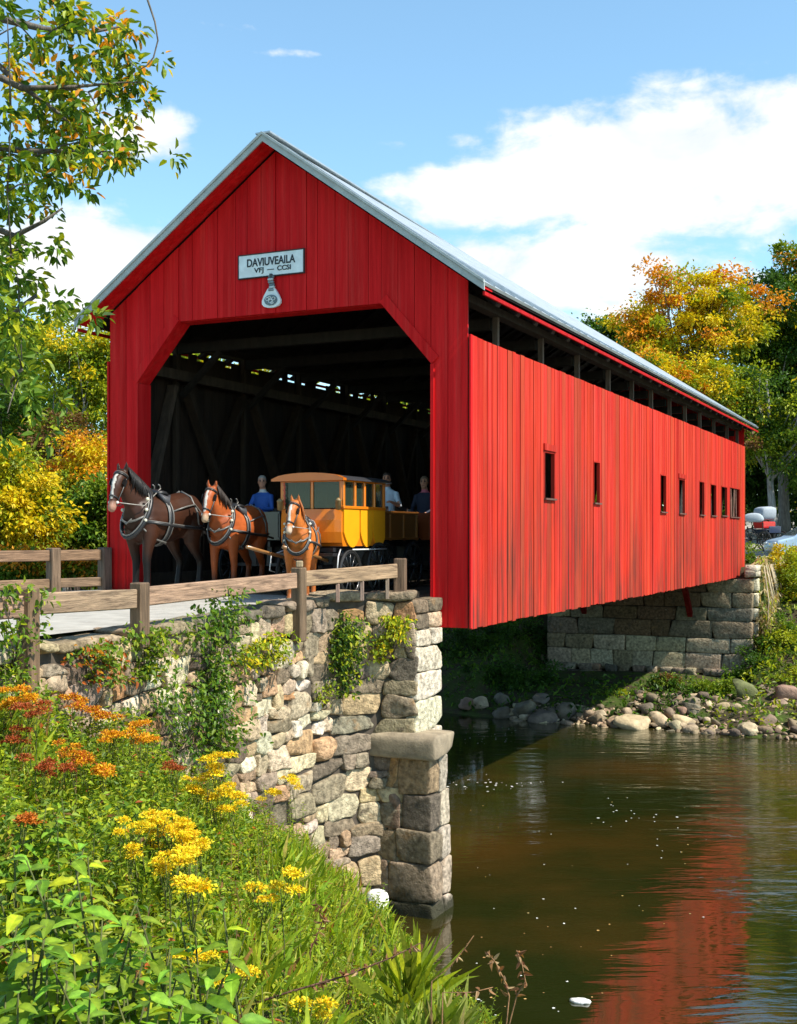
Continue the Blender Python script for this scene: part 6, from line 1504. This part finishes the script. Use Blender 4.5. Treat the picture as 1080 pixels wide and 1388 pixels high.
tuft('broad-bladed bright grass tuft in front of the pier foot', 552, 1275, 9.5, 70, .55, [((.2, .26, .02), 2), (YG, 1), (G3, 1)])
tuft('pale grass tuft at the right tip of the bank by the water', 590, 1355, 8.4, 160, .45, [((.24, .28, .05), 2), (G3, 1), ((.34, .3, .1), .6)])
tuft('fine green grass tuft at the bottom edge beside the water', 545, 1385, 7.8, 160, .4, [((.2, .26, .03), 2), (G3, 1)])

# ------------------------------------------------------------------ far bank
def scat_far(n, s0, s1, t0, t1):
    s = rng.uniform(s0, s1, n); t = rng.uniform(t0, t1, n); x = C0[0] + UX * s - UY * t; y = C0[1] + UY * s + UX * t; return s, t, x, y, ground_h(x, y)
s, t, x, y, h = scat_far(60000, 18.6, 46, -22, 16); ok = (h > -4.95) & ~((t > -.8) & (t < 7.3) & (s > 25.2)) & ~((s > 28) & (t > -.3) & (t < 7)); ok &= ~((t > -.8) & (t < 7.3) & (s > 23.3)); s, t, x, y, h = (q[ok] for q in (s, t, x, y, h)); kk = dens(x * .8, y * .8); keep = rng.uniform(size=len(x)) < np.where(h < -4.3, .35 + .45 * kk, .9); x, y, h, kk, t = x[keep], y[keep], h[keep], kk[keep], t[keep]
n = len(x); ln = rng.uniform(.08, .26, n); z = h + rng.uniform(0, 1, n) * (.18 + .5 * kk) * np.where(h < -4.3, .5, 1)
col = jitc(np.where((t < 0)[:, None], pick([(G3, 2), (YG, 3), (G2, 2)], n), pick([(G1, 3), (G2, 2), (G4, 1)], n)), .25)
tag(build('bank_ground_cover', leaf_geo(np.stack([x, y, z], 1), rng.normal(size=(n, 3)) + [0, 0, .6], rng.normal(size=(n, 3)) * .6 + [0, 0, 1], ln, ln * .5, col, 4), M['leaf']), kind='stuff')
n = 2600; s = rng.uniform(26.0, 33.5, n); t = rng.uniform(-1.25, -.62, n); x = C0[0] + UX * s - UY * t; y = C0[1] + UY * s + UX * t; z0 = np.minimum(ground_h(x, y), -.2); z = z0 + rng.uniform(-.3, 1, n) ** 1 * .5 + rng.uniform(0, 1, n) * np.clip(-z0 - .3, 0, 4) * .35
ax = rng.normal(size=(n, 3)) * .4 + [0, 0, -1]; ln = rng.uniform(.15, .4, n); vt = thing('creeper', 'pale dry creeper straggling over the return wall beside the far bridge end', 'plant', tuple(L(29, -.9, -1.5)))
build('leaves', leaf_geo(np.stack([x, y, z], 1), ax, rng.normal(size=(n, 3)) + [.6, -.5, .3], ln, ln * .22, jitc(pick([((.5, .4, .22), 3), ((.36, .27, .13), 2), (G3, 1), (YG, .8)], n), .2), 4), M['leaf'], vt, world=True)
mb = MB()
for k in range(16):
    a = random.uniform(26.1, 32.5); p0 = L(a, -.95, -.05); p1 = L(a + random.uniform(-.4, .6), -1.1, gh(*L(a, -1.2)[:2]) - .1); mb.tube([p0, p0.lerp(p1, .5) + Vector((.1, -.08, 0)), p1], [.02, .025, .02], 5, (.42, .34, .22))
build('stem', mb, M['bark'], vt, world=True, smooth=True)
GB = 'bushes on the far bank'
def bush(label, px, py, d, rx, ry, pal, nc=60, per=90, size=.13, group=GB, top=None):
    c = P(px, py, d); tree(label, (c.x, c.y), [blob(px, py, d, rx, ry), blob(px - rx * .5, py + ry * .35, d, rx * .6, ry * .6), blob(px + rx * .5, py + ry * .3, d + .4, rx * .6, ry * .65)], nc, per, .3, size, pal, top, group, .05, name='bush', cat='bush', limbs=10, shell=.3)
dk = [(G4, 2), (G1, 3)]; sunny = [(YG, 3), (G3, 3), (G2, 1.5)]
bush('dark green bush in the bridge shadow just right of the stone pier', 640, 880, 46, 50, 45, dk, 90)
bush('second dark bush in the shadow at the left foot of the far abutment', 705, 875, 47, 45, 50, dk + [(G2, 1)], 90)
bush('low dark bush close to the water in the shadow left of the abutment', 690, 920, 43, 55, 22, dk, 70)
bush('small bright grassy bush on the shore in front of the far abutment', 850, 950, 41, 32, 14, [(G3, 2), (YG, 2), ((.14, .26, .02), 2)], 40, 90, .13)
bush('leafy green bush in front of the right half of the far abutment', 965, 940, 40.5, 28, 16, [(G2, 3), (G3, 2)], 44)
bush('large yellow-green bush leaning over the return wall at the right edge', 1075, 790, 46, 42, 50, sunny, 120, top=[(YE, 2), (YG, 3)])
bush('sunny green bush below the large yellow-green one at the right edge', 1065, 880, 43, 45, 40, sunny, 110)
bush('thin green bush growing up between the bridge end and the buggy', 1018, 765, 50, 12, 26, [(G3, 2), (G2, 2)], 34, 70, .13)
bush('shaded green bush at the right foot of the far abutment', 1030, 915, 42, 30, 24, [(G2, 2), (G3, 2), (G1, 2)], 60)
bush('bright bush at the water edge in the right corner of the far bank', 1085, 930, 40.5, 30, 30, sunny, 60)
bush('weedy brown-green bush in front of the middle of the far abutment', 905, 925, 41.5, 18, 10, [(BR, 1), (G1, 2), (G3, 1)], 26, 70, .12)
